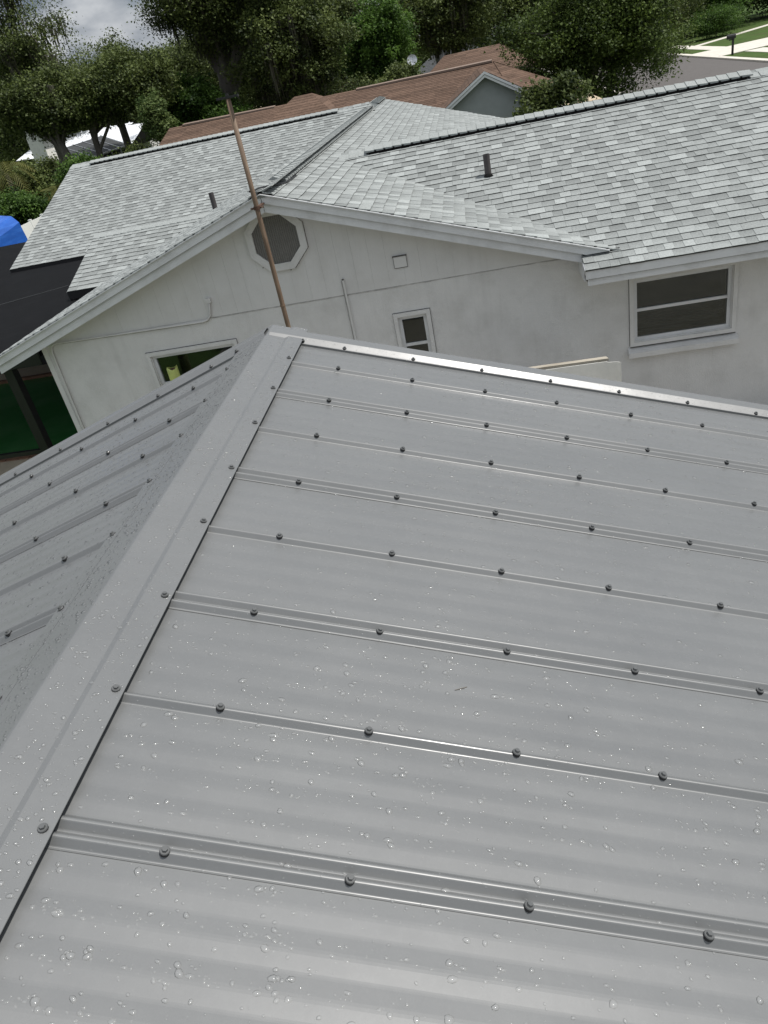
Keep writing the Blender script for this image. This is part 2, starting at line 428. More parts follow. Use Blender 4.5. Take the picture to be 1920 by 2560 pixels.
# ------------------------------------------------------------------ near building with the wet metal roof
XR, ZR = -0.938, -0.909                     # ridge crest
PIT = 1.0 / 3.0
CS, SN = 1 / math.sqrt(1 + PIT * PIT), PIT / math.sqrt(1 + PIT * PIT)
RIBH = 0.013
PITCH = 0.607
Y0, Y1 = -2.33, 3.145
def rtop(x): return -0.965 - (x + 0.789) * PIT             # plane through the rib crests, sun side
def side_pt(x, y, h, left):
    """point above/below the rib-crest plane by h along the normal; left mirrors across the ridge"""
    px, pz = x + SN * h, rtop(x) + CS * h
    return (2 * XR - px if left else px, y, pz)
nb = thing('metal_roof_building', (XR, 0.5, G), 'outbuilding with wet grey standing metal gable roof close below the viewer', 'building')
def vrib(c):
    half = [(0.0152, 0.0), (0.0138, 0.00045), (0.0126, 0.0013), (0.0040, 0.0112), (0.0026, 0.0124), (0.0009, 0.0130)]
    return [(c - a, h) for a, h in half] + [(c + a, h) for a, h in half[::-1]]
def striated(a, b, n=4, amp=0.0013):
    """shallow flutes with crisp folds rolled into the flat of the sheet"""
    out = []
    for i in range(n):
        u0 = i / n; k = amp if i % 2 == 0 else amp * 0.75
        for du, h in ((0.0, 0.0), (0.05, 0.03), (0.42, 0.94), (0.50, 1.0), (0.58, 0.94), (0.95, 0.03)):
            u = u0 + du / n
            if u > 0: out.append((a + (b - a) * u, k * h))
    return out
def panel_profile(yd, ylast=None):
    pr = [(yd - 0.0190, 0.0012)]
    pr += vrib(yd)[:-1] + [(yd + 0.0155, 0.0006)] + vrib(yd + 0.031)[1:]
    ys = yd + 0.313
    pr += striated(yd + 0.047, ys - 0.016) + vrib(ys) + striated(ys + 0.016, yd + PITCH - 0.019)
    pr += [(yd + PITCH - 0.0185, 0)]
    pr = [p for p in pr if Y0 - 0.05 <= p[0] <= Y1]
    return pr
for left in (False, True):
    x0, x1 = -0.915, 3.05
    for k in range(-5, 5):
        yd = 0.705 + PITCH * k
        pr = panel_profile(yd)
        if len(pr) < 3: continue
        m_ = MB()
        xs = [x0, -0.3, 0.6, 1.8, x1]
        for j, x in enumerate(xs):
            vs_ = [side_pt(x, y, h - RIBH, left) for y, h in pr]
            m_.v.extend(vs_); m_.t.extend([1.0] * len(vs_))
        n = len(pr)
        for j in range(len(xs) - 1):
            for i in range(n - 1):
                f = (j * n + i, (j + 1) * n + i, (j + 1) * n + i + 1, j * n + i + 1)
                m_.f.append(f[::-1] if left else f); m_.mi.append(0)
        m_.build('roof_panel', M_METAL, nb)
# ridge cap
cap = [(-1.0905, -0.9695), (-1.087, -0.9625), (-0.944, -0.9105), (XR, ZR), (-0.932, -0.9105), (-0.8620, -0.9355), (-0.8475, -0.9337), (-0.788, -0.9540), (-0.7876, -0.9551)]
m_ = MB()
ys_ = [Y0 - 0.1, -1, 0, 0.6, 1.2, 1.8, 2.4, 2.9, 3.205]
jit = [rnd.uniform(-0.0004, 0.0004) for _ in ys_]
for y, j in zip(ys_, jit):
    for i, (x, z) in enumerate(cap): m_.v.append((x + (j if i in (7, 8) else 0), y, z + (j if i in (7, 8) else 0)))
n = len(cap); m_.t = [1.0] * len(m_.v)
for a in range(len(ys_) - 1):
    for i in range(n - 1):
        m_.f.append((a * n + i, a * n + i + 1, (a + 1) * n + i + 1, (a + 1) * n + i)); m_.mi.append(0)
m_.f = [f[::-1] for f in m_.f]

m_.build('ridge_cap', M_METAL, nb)
# black closure strip in the shadow gap under the cap
for left in (False, True):
    m_ = MB()
    a = [side_pt(-0.835, y, h, left) for y in (Y0, 3.18) for h in (-RIBH, 0.004)]
    m_.add(a, [(0, 1, 3, 2)])
    m_.build('closure_strip', M_RUBBER, nb)
# rake trim on both slopes at the far gable end
for left in (False, True):
    pr = [(3.0555, -RIBH), (3.0560, -0.0035), (3.0600, -0.0015), (3.0850, 0.0150), (3.0870, 0.0158), (3.1480, 0.0164), (3.1520, 0.0135), (3.1530, -0.11)]
    m_ = MB()
    xs = [-0.93, -0.3, 0.6, 1.8, 3.08]
    for x in xs:
        for y, h in pr: m_.v.append(side_pt(x, y, h, left)); m_.t.append(1.0)
    n = len(pr)
    for j in range(len(xs) - 1):
        for i in range(n - 1):
            f = (j * n + i, (j + 1) * n + i, (j + 1) * n + i + 1, j * n + i + 1)
            m_.f.append(f[::-1] if left else f); m_.mi.append(0)
    m_.build('rake_trim', M_METAL, nb)
# screws: one shared mesh, hex head on a flange with a rubber washer
sm = MB()
def ring(r0, r1, z0, z1, n, mb_):
    vs_ = [(r0 * math.cos(2 * math.pi * k / n), r0 * math.sin(2 * math.pi * k / n), z0 - H) for k in range(n)]
    vs_ += [(r1 * math.cos(2 * math.pi * k / n), r1 * math.sin(2 * math.pi * k / n), z1 - H) for k in range(n)]
    mb_.add(vs_, [(k, (k + 1) % n, n + (k + 1) % n, n + k) for k in range(n)] + [tuple(range(n, 2 * n))])
sm.cur = 1; ring(0.0088, 0.0088, -0.004, 0.0022, 12, sm)
sm.cur = 0; ring(0.0086, 0.0078, 0.0022, 0.0040, 12, sm); ring(0.0052, 0.0048, 0.0040, 0.0088, 6, sm)
SCREW = sm.mesh('screw', [M_SCREW, M_RUBBER])
nbl = root_loc(nb)
def put_screw(p, left, tilt=0.11):
    nrm = Vector((-SN if left else SN, 0, CS)) + Vector((rnd.uniform(-tilt, tilt), rnd.uniform(-tilt, tilt), 0))
    nrm.normalize()
    e = Vector((math.cos(rnd.uniform(0, 6)), math.sin(rnd.uniform(0, 6)), 0)); e = (e - nrm * e.dot(nrm)).normalized()
    s_ = nrm.cross(e)
    q = Vector((p[0], p[1], p[2] + H)) - nbl
    instance('screw', SCREW, nb, basis(e, s_, nrm, q))
rib_y = []
for k in range(-3, 4):
    rib_y.append(0.705 + PITCH * k); rib_y.append(0.705 + PITCH * k + 0.313)
for y in rib_y:
    if y < -0.6 or y > 3.0: continue
    for left in (False, True):
        xs_ = [-0.612 + 0.2835 * k for k in range(8)]
        if left: xs_ = [-0.640 + 0.296 * k for k in range(9)]
        for x in xs_:
            p = side_pt(x + rnd.uniform(-0.005, 0.005), y + rnd.uniform(-0.002, 0.002), 0.001, left)
            if project(p) is None: continue
            u, v, _ = project(p)
            if -700 < u < 2500 and -60 < v < 3200: put_screw(p, left)
        put_screw(((-0.803 if not left else 2 * XR + 0.807), y + rnd.uniform(-0.004, 0.004), -0.9485 if not left else -0.9562), left)
for left in (False, True):
    for k in range(-1, 9):
        x = -0.617 + 0.2835 * k if not left else -0.655 + 0.288 * k
        if k == -1: x = -0.79
        put_screw(side_pt(x, 3.0655, 0.0005 if k >= 0 else 0.006, left), left)
# walls below the roof
def under(x): return -0.965 - (abs(x - XR) - (0.938 - 0.789)) * PIT - 0.05
m_ = MB()
sec = [(-4.6, G), (2.72, G), (2.72, under(2.72)), (XR, under(XR) + 0.0), (-4.6, under(-4.6))]
m_.slab([(x, -2.2, z) for x, z in sec], (0, 5.25, 0))
m_.build('wall', M_WALL, nb)

# rain drops on the metal (uncountable)
def dome_field(pts, radii, stretch, ns, us, name):
    """little water lenses: pts centres, ns normals, us down-slope unit vectors"""
    n = 8
    a = np.arange(n) * 2 * np.pi / n
    P, Rr, S, Nn, U = np.array(pts), np.array(radii), np.array(stretch), np.array(ns), np.array(us)
    W = np.cross(Nn, U)
    K = len(P)
    rings = [(1.0, -0.02), (0.74, 0.34)]
    V = np.zeros((K, 2 * n + 1, 3))
    ph = rg.uniform(0, 1, K)
    for r, (fr, fh) in enumerate(rings):
        for k in range(n):
            wob = 1 + 0.16 * np.sin(a[k] * 2 + ph * 6.28) + 0.08 * np.sin(a[k] * 3 + ph * 17)
            V[:, r * n + k] = P + U * (np.cos(a[k]) * Rr * S * fr * wob)[:, None] + W * (np.sin(a[k]) * Rr * fr * wob)[:, None] + Nn * (Rr * fh)[:, None]
    V[:, 2 * n] = P + Nn * (Rr * 0.50)[:, None]
    tri = []
    for k in range(n):
        tri.append((k, (k + 1) % n, n + (k + 1) % n)); tri.append((k, n + (k + 1) % n, n + k)); tri.append((n + k, n + (k + 1) % n, 2 * n))
    T = np.array(tri)
    Q = (T[None] + (np.arange(K) * (2 * n + 1))[:, None, None]).reshape(-1, 3)
    o = np_mesh(name, V.reshape(-1, 3), Q, M_DROP, smooth=True)
    return o
rg = np.random.default_rng(5)
pts, rad, st, nn, uu = [], [], [], [], []
def rib_height(y):
    """height of the sheet (relative to rib crest) at this y"""
    d = (y - (0.705 - 0.0175)) % PITCH - 0.0175
    best = -RIBH
    for c in (0.0, 0.031, 0.313):
        t = abs(d - c)
        if t < 0.0135: best = max(best, -RIBH + RIBH * (1 - max(t - 0.0012, 0) / 0.0123))
    return best
def add_drop(x, y, h, r, left, cap_pt=None):
    p = side_pt(x, y, h, left) if cap_pt is None else cap_pt
    u = project(p)
    if u is None or not (-160 < u[0] < 2080 and 700 < u[1] < 2720): return
    if r * 1867 / u[2] < 0.75: return                     # finer mist than the eye can resolve from here
    pts.append(p); rad.append(r); st.append(1 + abs(rg.normal(0, 0.22)))
    nn.append((-SN if left else SN, 0, CS)); uu.append((-CS if left else CS, 0, -SN))
for i in range(62000):
    x = rg.uniform(-0.78, 1.3); y = rg.uniform(-0.2, 3.05)
    # drops collect in drifts along the shallow valleys of the sheet
    band = 0.5 + 0.5 * math.sin(y * 2 * math.pi / 0.0655 + 1.0)
    drift = 0.5 + 0.5 * math.sin(3.1 * x + 2.3 * y) * math.sin(1.7 * x - 4.1 * y + 0.6)
    if rg.uniform() > 0.06 + 0.55 * band * band * (0.4 + drift) + 0.30 * drift * drift: continue
    r = 0.00185 * math.exp(rg.normal(0, 0.52)) * (1.0 + 0.45 * max(0, 1.3 - y)); r = min(r, 0.0075)
    hh = rib_height(y)
    if hh > -RIBH + 0.001: r = min(r, 0.0018)
    add_drop(x, y, hh + 0.0003, r, False)
for i in range(20000):
    x = rg.uniform(-0.78, 1.4); y = rg.uniform(0.0, 3.05)
    r = 0.00205 * math.exp(rg.normal(0, 0.45)); r = min(r, 0.0052)
    hh = rib_height(y)
    if hh > -RIBH + 0.001 and r > 0.002: continue
    add_drop(x, y, hh + 0.0003, r, True)
for i in range(3600):
    y = rg.uniform(-0.2, 3.2); t = rg.uniform(0.03, 0.97)
    if 0.48 < t < 0.62 and rg.uniform() < 0.7: continue
    x = XR + t * 0.15; z = ZR - t * 0.0545 - (0.0038 if t > 0.58 else 0) + 0.0028
    z = -0.9105 - (x + 0.932) * (0.0255 / 0.072) if x < -0.86 else (-0.9355 + (x + 0.862) * 0.124 if x < -0.8475 else -0.9337 - (x + 0.8475) * (0.0203 / 0.0595))
    r = 0.00175 * math.exp(rg.normal(0, 0.5)); r = min(r, 0.0052)
    add_drop(0, 0, 0, r, False, (x, y, z + 0.0002))
for i in range(3200):
    y = rg.uniform(-0.2, 3.2); t = rg.uniform(0.04, 0.98)
    x = XR - t * 0.148; z = -0.9105 - max(0, (-0.944 - x)) * (0.052 / 0.143)
    r = 0.00205 * math.exp(rg.normal(0, 0.45)); r = min(r, 0.0052)
    add_drop(0, 0, 0, r, True, (x, y, z + 0.0002))
for i in range(900):
    x = rg.uniform(-0.78, 1.3); y = rg.uniform(3.062, 3.084)
    add_drop(x, y, -0.0013 + (y - 3.0600) * 0.66, min(0.0010 * math.exp(rg.normal(0, 0.5)), 0.004), False)
dr = dome_field(pts, rad, st, nn, uu, 'water_droplets')
tag(dr, 'rain drops beaded all over the grey metal roof', 'water drops', kind='stuff')
# a fallen oak twig lying on the sheet
tw = MB()
p0 = side_pt(-0.160, 1.176, -RIBH + 0.002, False); p1 = side_pt(-0.142, 1.1855, -RIBH + 0.003, False); p2 = side_pt(-0.134, 1.1915, -RIBH + 0.002, False)
tw.tube([p0, p1, p2], [0.0007, 0.0010, 0.0006], 5)
tw.build('twig', M_BARK, label='tiny dark twig lying on the wet metal roof panel', cat='twig')

# ------------------------------------------------------------------ the white house with grey shingle roofs
XG, ZG = -2.45, -1.075                       # front gable ridge line (shingle surface)
YRK, YW = 9.25, 9.6                          # rake face, wall face
YE, ZE = 8.98, -2.527                        # front eave of the wing beyond the valley
YRR = 12.93                                  # ridge of that wing
ZRR = ZE + (YRR - YE) / 3
YLR, ZLR, YLE, XLL = 22.2, -0.99, 17.35, -11.0   # rear wing: ridge y and z, eave y, rake x
YGF = 26.2                                   # far end of the gable ridge
hs = thing('shingle_house', (-1.0, 12.0, G), 'white stucco house with grey shingle roofs and octagonal gable vent', 'house')
hl = root_loc(hs)

def gx(x): return ZG - abs(x - XG) / 3                       # gable slopes
def rw(y): return ZE + (y - YE) / 3                          # wing front slope
def lw(y): return ZLR - (YLR - y) / 3                        # rear wing front slope

# --- roof decks (closed felt boards a little below the shingles)
def deck(polygons, name, th=0.10, drop=0.016):
    m_ = MB()
    for p in polygons: m_.slab([(a, b, c - drop) for a, b, c in p], (0, 0, -th))
    return m_.build(name, M_SHINGLE_DECK, hs)
XV0 = XG + (4.5 - 0.0) ; 
def valley_x(y): return XG + 3 * (ZG - rw(y))                # gable sun slope meets the wing
deck_gr = deck([[(XG, YRK + 0.02, ZG), (XG, YGF, ZG), (1.60, YGF, gx(1.60)), (1.60, YRK + 0.02, gx(1.60))]], 'roof_deck')
deck_gl = deck([[(XG, YRK + 0.02, ZG), (-6.62, YRK + 0.02, gx(-6.62)), (-6.62, YGF, gx(-6.62)), (XG, YGF, ZG)]], 'roof_deck')
deck_rw = deck([[(1.18, YE + 0.02, ZE + 0.006), (8.2, YE + 0.02, ZE + 0.006), (8.2, YRR, ZRR), (-2.0, YRR, ZRR), (-2.0, 12.55, rw(12.55)), (1.18, 9.75, rw(9.75))],
                [(-2.0, YRR, ZRR), (8.2, YRR, ZRR), (8.2, YRR + 4.2, ZRR - 1.4), (-2.0, YRR + 4.2, ZRR - 1.4)]], 'roof_deck')
deck_lw = deck([[(XLL + 0.02, YLE + 0.02, lw(YLE)), (-6.9, YLE + 0.02, lw(YLE)), (-2.6, YLR, ZLR), (XLL + 0.02, YLR, ZLR)],
                [(XLL + 0.02, YLR, ZLR), (-2.6, YLR, ZLR), (-2.6, YLR + 4.8, ZLR - 1.6), (XLL + 0.02, YLR + 4.8, ZLR - 1.6)]], 'roof_deck')
YP0, YP1, XPL = 13.2, 15.05, -7.48           # the small roof between gable and rear wing
def pz(y): return -2.545 + (y - YP0) / 3
deck_p = deck([[(XPL + 0.02, YP0 + 0.02, pz(YP0)), (-6.0, YP0 + 0.02, pz(YP0)), (-4.6, YP1, pz(YP1)), (XPL + 0.02, YP1, pz(YP1))],
               [(XPL + 0.02, YP1, pz(YP1)), (-4.6, YP1, pz(YP1)), (-6.0, 2 * YP1 - YP0, pz(YP0)), (XPL + 0.02, 2 * YP1 - YP0, pz(YP0))]], 'roof_deck')

# --- shingles
EXPO = 0.1420
TINTS = (0.77, 0.86, 0.93, 1.00, 1.08, 1.19)
WID = (0.105, 0.120, 0.140, 0.160, 0.185, 0.215)
sh_list = []                                  # (origin, e, s, n, width index, tint index, raise, deck)
def shingle_plane(origin, e, s, length, courses, keep, deckobj, rs, hard=False):
    e, s = Vector(e).normalized(), Vector(s).normalized()
    nrm = e.cross(s).normalized()
    if nrm.z < 0: nrm = -nrm
    r = random.Random(rs)
    o = Vector(origin)
    for j in range(courses):
        t = 0.0 if hard else -r.uniform(0, 0.3)
        high = r.random() < 0.5
        while t < length:
            wi = r.randrange(6) if r.random() < 0.7 else r.randrange(3, 6)
            w = WID[wi]
            c = o + e * (t + w / 2) + s * (j * EXPO + EXPO / 2)
            if keep(c, t, w):
                high = not high if r.random() < 0.86 else high
                ti = r.choices(range(6), (0.6, 1.2, 2.4, 2.8, 1.8, 0.9) if high else (1.8, 2.6, 2.6, 1.6, 0.7, 0.3))[0]
                sh_list.append((o + e * t + s * (j * EXPO - r.uniform(0, 0.008)), e, s, nrm, wi, ti, 0.0028 if high else 0.0, deckobj))
            t += w + 0.0025
up_f = (0, 1, PIT)
# wing front slope
shingle_plane((1.18, YE, ZE), (1, 0, 0), up_f, 7.0, 3, lambda c, t, w: c.x < 8.2 and t > -0.03, deck_rw, 1, True)
shingle_plane((-2.2, YE, ZE), (1, 0, 0), up_f, 10.35, 30, lambda c, t, w: (c.x > valley_x(c.y) - 0.15 if c.y > YE + 3 * EXPO * CS else False), deck_rw, 2)
# gable, sun side: courses run along y; e along +y, s up toward the ridge (-x)
shingle_plane((1.62, YRK, gx(1.62)), (0, 1, 0), (-1, 0, PIT), YGF - YRK, 31,
              lambda c, t, w: c.z > rw(c.y) - 0.03 if c.y < YRR else c.z > ZRR - (c.y - YRR) / 3 - 0.03, deck_gr, 3, True)
# gable, shade side: e along +y, s up toward +x
shingle_plane((-6.62, YRK, gx(-6.62)), (0, 1, 0), (1, 0, PIT), YLR - YRK, 32,
              lambda c, t, w: c.z > lw(c.y) - 0.03 and not (YP0 < c.y < YP1 and c.z < pz(c.y) - 0.02), deck_gl, 4, True)
# rear wing front slope and its small neighbour
shingle_plane((XLL, YLE, lw(YLE)), (1, 0, 0), up_f, 8.6, 37, lambda c, t, w: c.z > gx(c.x) - 0.03 and t > -0.02, deck_lw, 5, True)
shingle_plane((XPL, YP0, pz(YP0)), (1, 0, 0), up_f, 3.0, 14, lambda c, t, w: c.z > gx(c.x) - 0.03 and t > -0.02, deck_p, 6, True)

def shingle_verts(w, raise_):
    L_, t = EXPO + 0.035, 0.0130 + raise_
    return [(0, 0, -0.006), (w, 0, -0.006), (w, L_, -0.006), (0, L_, -0.006), (0, 0, t), (w, 0, t), (w, L_, 0.001 + raise_), (0, L_, 0.001 + raise_)]
SH_F = [(3, 2, 1, 0), (4, 5, 6, 7), (0, 1, 5, 4), (1, 2, 6, 5), (2, 3, 7, 6), (3, 0, 4, 7)]
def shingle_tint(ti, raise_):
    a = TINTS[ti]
    b = a * (0.78 if raise_ == 0 else 0.94)          # printed band on lower ply, plus painted shade of the course above
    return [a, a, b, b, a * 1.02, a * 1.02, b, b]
# the 300 shingles that show largest become pieces of their own
def screen_area(it):
    o, e, s, nrm, wi, ti, ra, dk = it
    q = [project(o), project(o + e * WID[wi]), project(o + s * EXPO)]
    if None in q: return 0
    if not (0 < q[0][0] < 1920 and 0 < q[0][1] < 2560): return 0
    ax, ay = q[1][0] - q[0][0], q[1][1] - q[0][1]; bx, by = q[2][0] - q[0][0], q[2][1] - q[0][1]
    return abs(ax * by - ay * bx)
order = sorted(range(len(sh_list)), key=lambda i: -screen_area(sh_list[i]))
single = set(order[:300])
sh_mesh = {}
batches = {}
for i, it in enumerate(sh_list):
    o, e, s, nrm, wi, ti, ra, dk = it
    if i in single:
        key = (wi, ti, ra > 0)
        if key not in sh_mesh:
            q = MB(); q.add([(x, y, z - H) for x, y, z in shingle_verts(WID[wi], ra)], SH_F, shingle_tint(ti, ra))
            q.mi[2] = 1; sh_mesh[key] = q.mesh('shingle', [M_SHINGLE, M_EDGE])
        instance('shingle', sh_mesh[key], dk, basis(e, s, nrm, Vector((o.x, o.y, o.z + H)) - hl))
    else:
        B = batches.setdefault(dk.name, (dk, [], [], []))
        base = len(B[1])
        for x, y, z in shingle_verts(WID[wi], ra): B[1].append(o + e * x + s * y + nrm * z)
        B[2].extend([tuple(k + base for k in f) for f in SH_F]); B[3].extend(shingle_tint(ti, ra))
# everything farther off is joined into one field of shingles
V_, F_, T_ = [], [], []
for dk, vv, ff, tt in batches.values():
    b0 = len(V_); V_.extend([tuple(p) for p in vv]); F_.extend([tuple(k + b0 for k in f) for f in ff]); T_.extend(tt)
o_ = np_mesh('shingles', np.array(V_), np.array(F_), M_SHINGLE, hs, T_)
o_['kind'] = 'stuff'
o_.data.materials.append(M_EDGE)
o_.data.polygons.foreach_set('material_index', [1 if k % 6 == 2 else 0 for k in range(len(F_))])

# --- ridges: cap shingles over black vent strips
def ridge_run(p0, p1, half, vent=None, lift=0.0, drop=PIT, nm='ridge_cap'):
    """row of bent cap shingles from p0 to p1 lying across the ridge"""
    p0, p1 = Vector(p0), Vector(p1)
    d = (p1 - p0); L_ = d.length; d.normalize()
    w = Vector((d.y, -d.x, 0))
    m_ = MB(); r = random.Random(int(L_ * 100))
    n_ = max(1, int(L_ / 0.145)); st_ = L_ / n_
    for k in range(n_):
        a, b = p0 + d * (k * st_), p0 + d * ((k + 1) * st_ + 0.03)
        up0, up1 = lift + 0.016, lift + 0.004
        t = 1.03 * r.uniform(0.95, 1.05)
        vs_ = []
        for q, u in ((a, up0), (b, up1)):
            for sgn in (-1, 0, 1):
                off = w * (sgn * half); z = u + 0.008 - abs(sgn) * half * drop
                vs_.append(tuple(q + off + Vector((0, 0, z))))
            for sgn in (-1, 1):
                off = w * (sgn * half); vs_.append(tuple(q + off + Vector((0, 0, lift - half * drop - 0.004))))
        m_.add(vs_, [(0, 1, 6, 5), (1, 2, 7, 6), (3, 0, 5, 8), (2, 4, 9, 7), (3, 1, 0), (1, 4, 2), (3, 4, 1)], t)
    o = m_.build(nm, M_SHINGLE, hs)
    return o
def vent_run(p0, p1, half, h, drop=PIT):
    p0, p1 = Vector(p0), Vector(p1); d = (p1 - p0).normalized(); w = Vector((d.y, -d.x, 0))
    m_ = MB()
    for sgn in (-1, 1):
        a = w * (sgn * half); b = w * (sgn * (half - 0.05))
        q = []
        for p in (p0, p1):
            q.append(p + b + Vector((0, 0, -half * drop - 0.002))); q.append(p + a + Vector((0, 0, -half * drop - 0.002)))
            q.append(p + a * 0.995 + Vector((0, 0, h - half * drop))); q.append(p + b + Vector((0, 0, h - half * drop)))
        m_.hexa([tuple(q[0]), tuple(q[1]), tuple(q[5]), tuple(q[4]), tuple(q[3]), tuple(q[2]), tuple(q[6]), tuple(q[7])])
    return m_.build('ridge_vent', M_VENTBLACK, hs)
VH = 0.045
ridge_run((XG, YRK, ZG), (XG, 10.15, ZG), 0.15)
vent_run((XG, 10.15, ZG + 0.012), (XG, 21.7, ZG + 0.012), 0.15, 0.028)
ridge_run((XG, 10.1, ZG), (XG, 21.8, ZG), 0.158, lift=0.036)
ridge_run((XG, 21.8, ZG), (XG, 23.9, ZG), 0.15)
vent_run((XG, 23.9, ZG + 0.012), (XG, YGF - 0.15, ZG + 0.012), 0.15, VH)
ridge_run((XG, 23.85, ZG), (XG, YGF, ZG), 0.158, lift=VH + 0.01)
ridge_run((-2.0, YRR, ZRR), (-1.52, YRR, ZRR), 0.15)
vent_run((-1.52, YRR, ZRR + 0.012), (4.05, YRR, ZRR + 0.012), 0.15, VH)
ridge_run((-1.57, YRR, ZRR), (4.10, YRR, ZRR), 0.158, lift=VH + 0.01)
ridge_run((4.10, YRR, ZRR), (8.2, YRR, ZRR), 0.15)
ridge_run((XLL, YLR, ZLR), (-10.33, YLR, ZLR), 0.15)
vent_run((-10.33, YLR, ZLR + 0.012), (-3.3, YLR, ZLR + 0.012), 0.15, VH)
ridge_run((-10.36, YLR, ZLR), (-3.25, YLR, ZLR), 0.158, lift=VH + 0.01)
ridge_run((-3.25, YLR, ZLR), (-2.5, YLR, ZLR - 0.02), 0.15)
ridge_run((XPL, YP1, pz(YP1)), (-4.95, YP1, pz(YP1)), 0.15)

# --- rake boards, fascia
def rake_board(x0, x1, top, hgt, y0, y1, nm='rake_board', dz0=0.0):
    m_ = MB()
    q = [(x0, y0, gx(x0) - top - hgt), (x1, y0, gx(x1) - top - hgt), (x1, y1, gx(x1) - top - hgt), (x0, y1, gx(x0) - top - hgt),
         (x0, y0, gx(x0) - top), (x1, y0, gx(x1) - top), (x1, y1, gx(x1) - top), (x0, y1, gx(x0) - top)]
    m_.hexa(q)
    return m_.build(nm, M_TRIM, hs)
for x0, x1 in ((XG + 0.004, 1.50), (-6.66, XG - 0.004)):
    rake_board(x0, x1, 0.006, 0.012, YRK - 0.022, YRK + 0.03, 'drip_edge')
    rake_board(x0, x1, 0.018, 0.095, YRK + 0.002, YRK + 0.030)
    rake_board(x0, x1 - (0.30 if x1 > 0 else 0), 0.114, 0.105, YRK + 0.034, YRK + 0.060)
    m_ = MB()                                     # soffit back to the wall
    xb = 1.2 if x1 > 0 else x1
    m_.slab([(x0, YRK + 0.06, gx(x0) - 0.15), (xb, YRK + 0.06, gx(xb) - 0.15), (xb, YW + 0.05, gx(xb) - 0.15), (x0, YW + 0.05, gx(x0) - 0.15)], (0, 0, -0.012))
    m_.build('soffit', M_TRIM, hs)
MB().box((1.18, YE + 0.012, ZE - 0.105), (8.2, YE + 0.04, ZE - 0.004)).build('fascia_board', M_TRIM, hs)
MB().box((1.205, YE + 0.042, ZE - 0.190), (8.2, YE + 0.065, ZE - 0.070)).build('fascia_board', M_TRIM, hs)
MB().box((1.21, YE + 0.066, ZE - 0.180), (8.2, YW + 0.1, ZE - 0.165)).build('soffit', M_TRIM, hs)
m_ = MB(); m_.slab([(1.168, YE, ZE - 0.05), (1.168, YE + 0.14, ZE - 0.005), (1.168, YE + 0.14, ZE + 0.052), (1.168, YE, ZE + 0.008)], (0.010, 0, 0)); m_.build('flashing', M_GALV, hs)
m_ = MB(); m_.slab([(1.178, YE + 0.14, ZE - 0.165), (1.178, YW + 0.05, ZE - 0.165), (1.178, YW + 0.05, rw(YW) - 0.02), (1.178, YE + 0.14, rw(YE + 0.14) - 0.02)], (0.012, 0, 0)); m_.build('end_board', M_TRIM, hs)
m_ = MB(); m_.slab([(1.19, YRK + 0.0, rw(YRK) + 0.010), (1.52, YRK + 0.0, rw(YRK) + 0.010), (1.62, YRK + 0.04, rw(YRK) + 0.025), (1.19, YRK + 0.05, rw(YRK) + 0.028)], (0, 0, 0.012)); m_.build('valley_flashing', M_VENTBLACK, hs)
# eave boards of the shade-side slopes
MB().box((-6.66, YRK + 0.04, gx(-6.62) - 0.14), (-6.63, 17.6, gx(-6.62) - 0.02)).build('fascia_board', M_TRIM, hs)
MB().box((XLL, YLE - 0.0, lw(YLE) - 0.16), (-7.0, YLE + 0.018, lw(YLE) - 0.012)).build('fascia_board', M_BLACK, hs)
MB().box((XPL, YP0, pz(YP0) - 0.13), (-6.5, YP0 + 0.018, pz(YP0) - 0.012)).build('fascia_board', M_BLACK, hs)
m_ = MB(); m_.slab([(XPL + 0.05, YP0 + 0.1, -2.75), (XPL + 0.05, 2 * YP1 - YP0 - 0.1, -2.75), (XPL + 0.05, YP1, pz(YP1) - 0.1)], (0.04, 0, 0)); m_.build('gable_end', M_TRIM, hs)
for a, b in (((XLL - 0.02, YLE, lw(YLE)), (XLL - 0.02, YLR, ZLR)), ((XPL - 0.02, YP0, pz(YP0)), (XPL - 0.02, YP1, pz(YP1)))):
    m_ = MB(); m_.hexa([(a[0], a[1], a[2] - 0.16), (a[0] + 0.025, a[1], a[2] - 0.16), (b[0] + 0.025, b[1], b[2] - 0.16), (b[0], b[1], b[2] - 0.16),
                        (a[0], a[1], a[2] - 0.004), (a[0] + 0.025, a[1], a[2] - 0.004), (b[0] + 0.025, b[1], b[2] - 0.004), (b[0], b[1], b[2] - 0.004)])
    m_.build('rake_board', M_EDGE, hs)

# --- walls with window openings
def wall_y(y, x0, x1, z0, z1, holes, th, m_):
    xs = sorted({x0, x1, *[h[0] for h in holes], *[h[1] for h in holes]}); zs = sorted({z0, z1, *[h[2] for h in holes], *[h[3] for h in holes]})
    for i in range(len(xs) - 1):
        for j in range(len(zs) - 1):
            cx, cz = (xs[i] + xs[i + 1]) / 2, (zs[j] + zs[j + 1]) / 2
            if any(h[0] < cx < h[1] and h[2] < cz < h[3] for h in holes): continue
            m_.poly([(xs[i], y, zs[j]), (xs[i + 1], y, zs[j]), (xs[i + 1], y, zs[j + 1]), (xs[i], y, zs[j + 1])])
    for a, b, c, d in holes:
        m_.poly([(a, y, c), (a, y, d), (a, y + th, d), (a, y + th, c)]); m_.poly([(b, y, c), (b, y + th, c), (b, y + th, d), (b, y, d)])
        m_.poly([(a, y, c), (a, y + th, c), (b, y + th, c), (b, y, c)]); m_.poly([(a, y, d), (b, y, d), (b, y + th, d), (a, y + th, d)])
WINS = [('right', 1.775, 3.065, -3.765, -2.86), ('small', -1.205, -0.72, -3.75, -2.845), ('left', -4.68, -3.36, -3.79, -2.83)]
m_ = MB()
holes = [(a + 0.06, b - 0.06, c + 0.06, d - 0.06) for _, a, b, c, d in WINS]
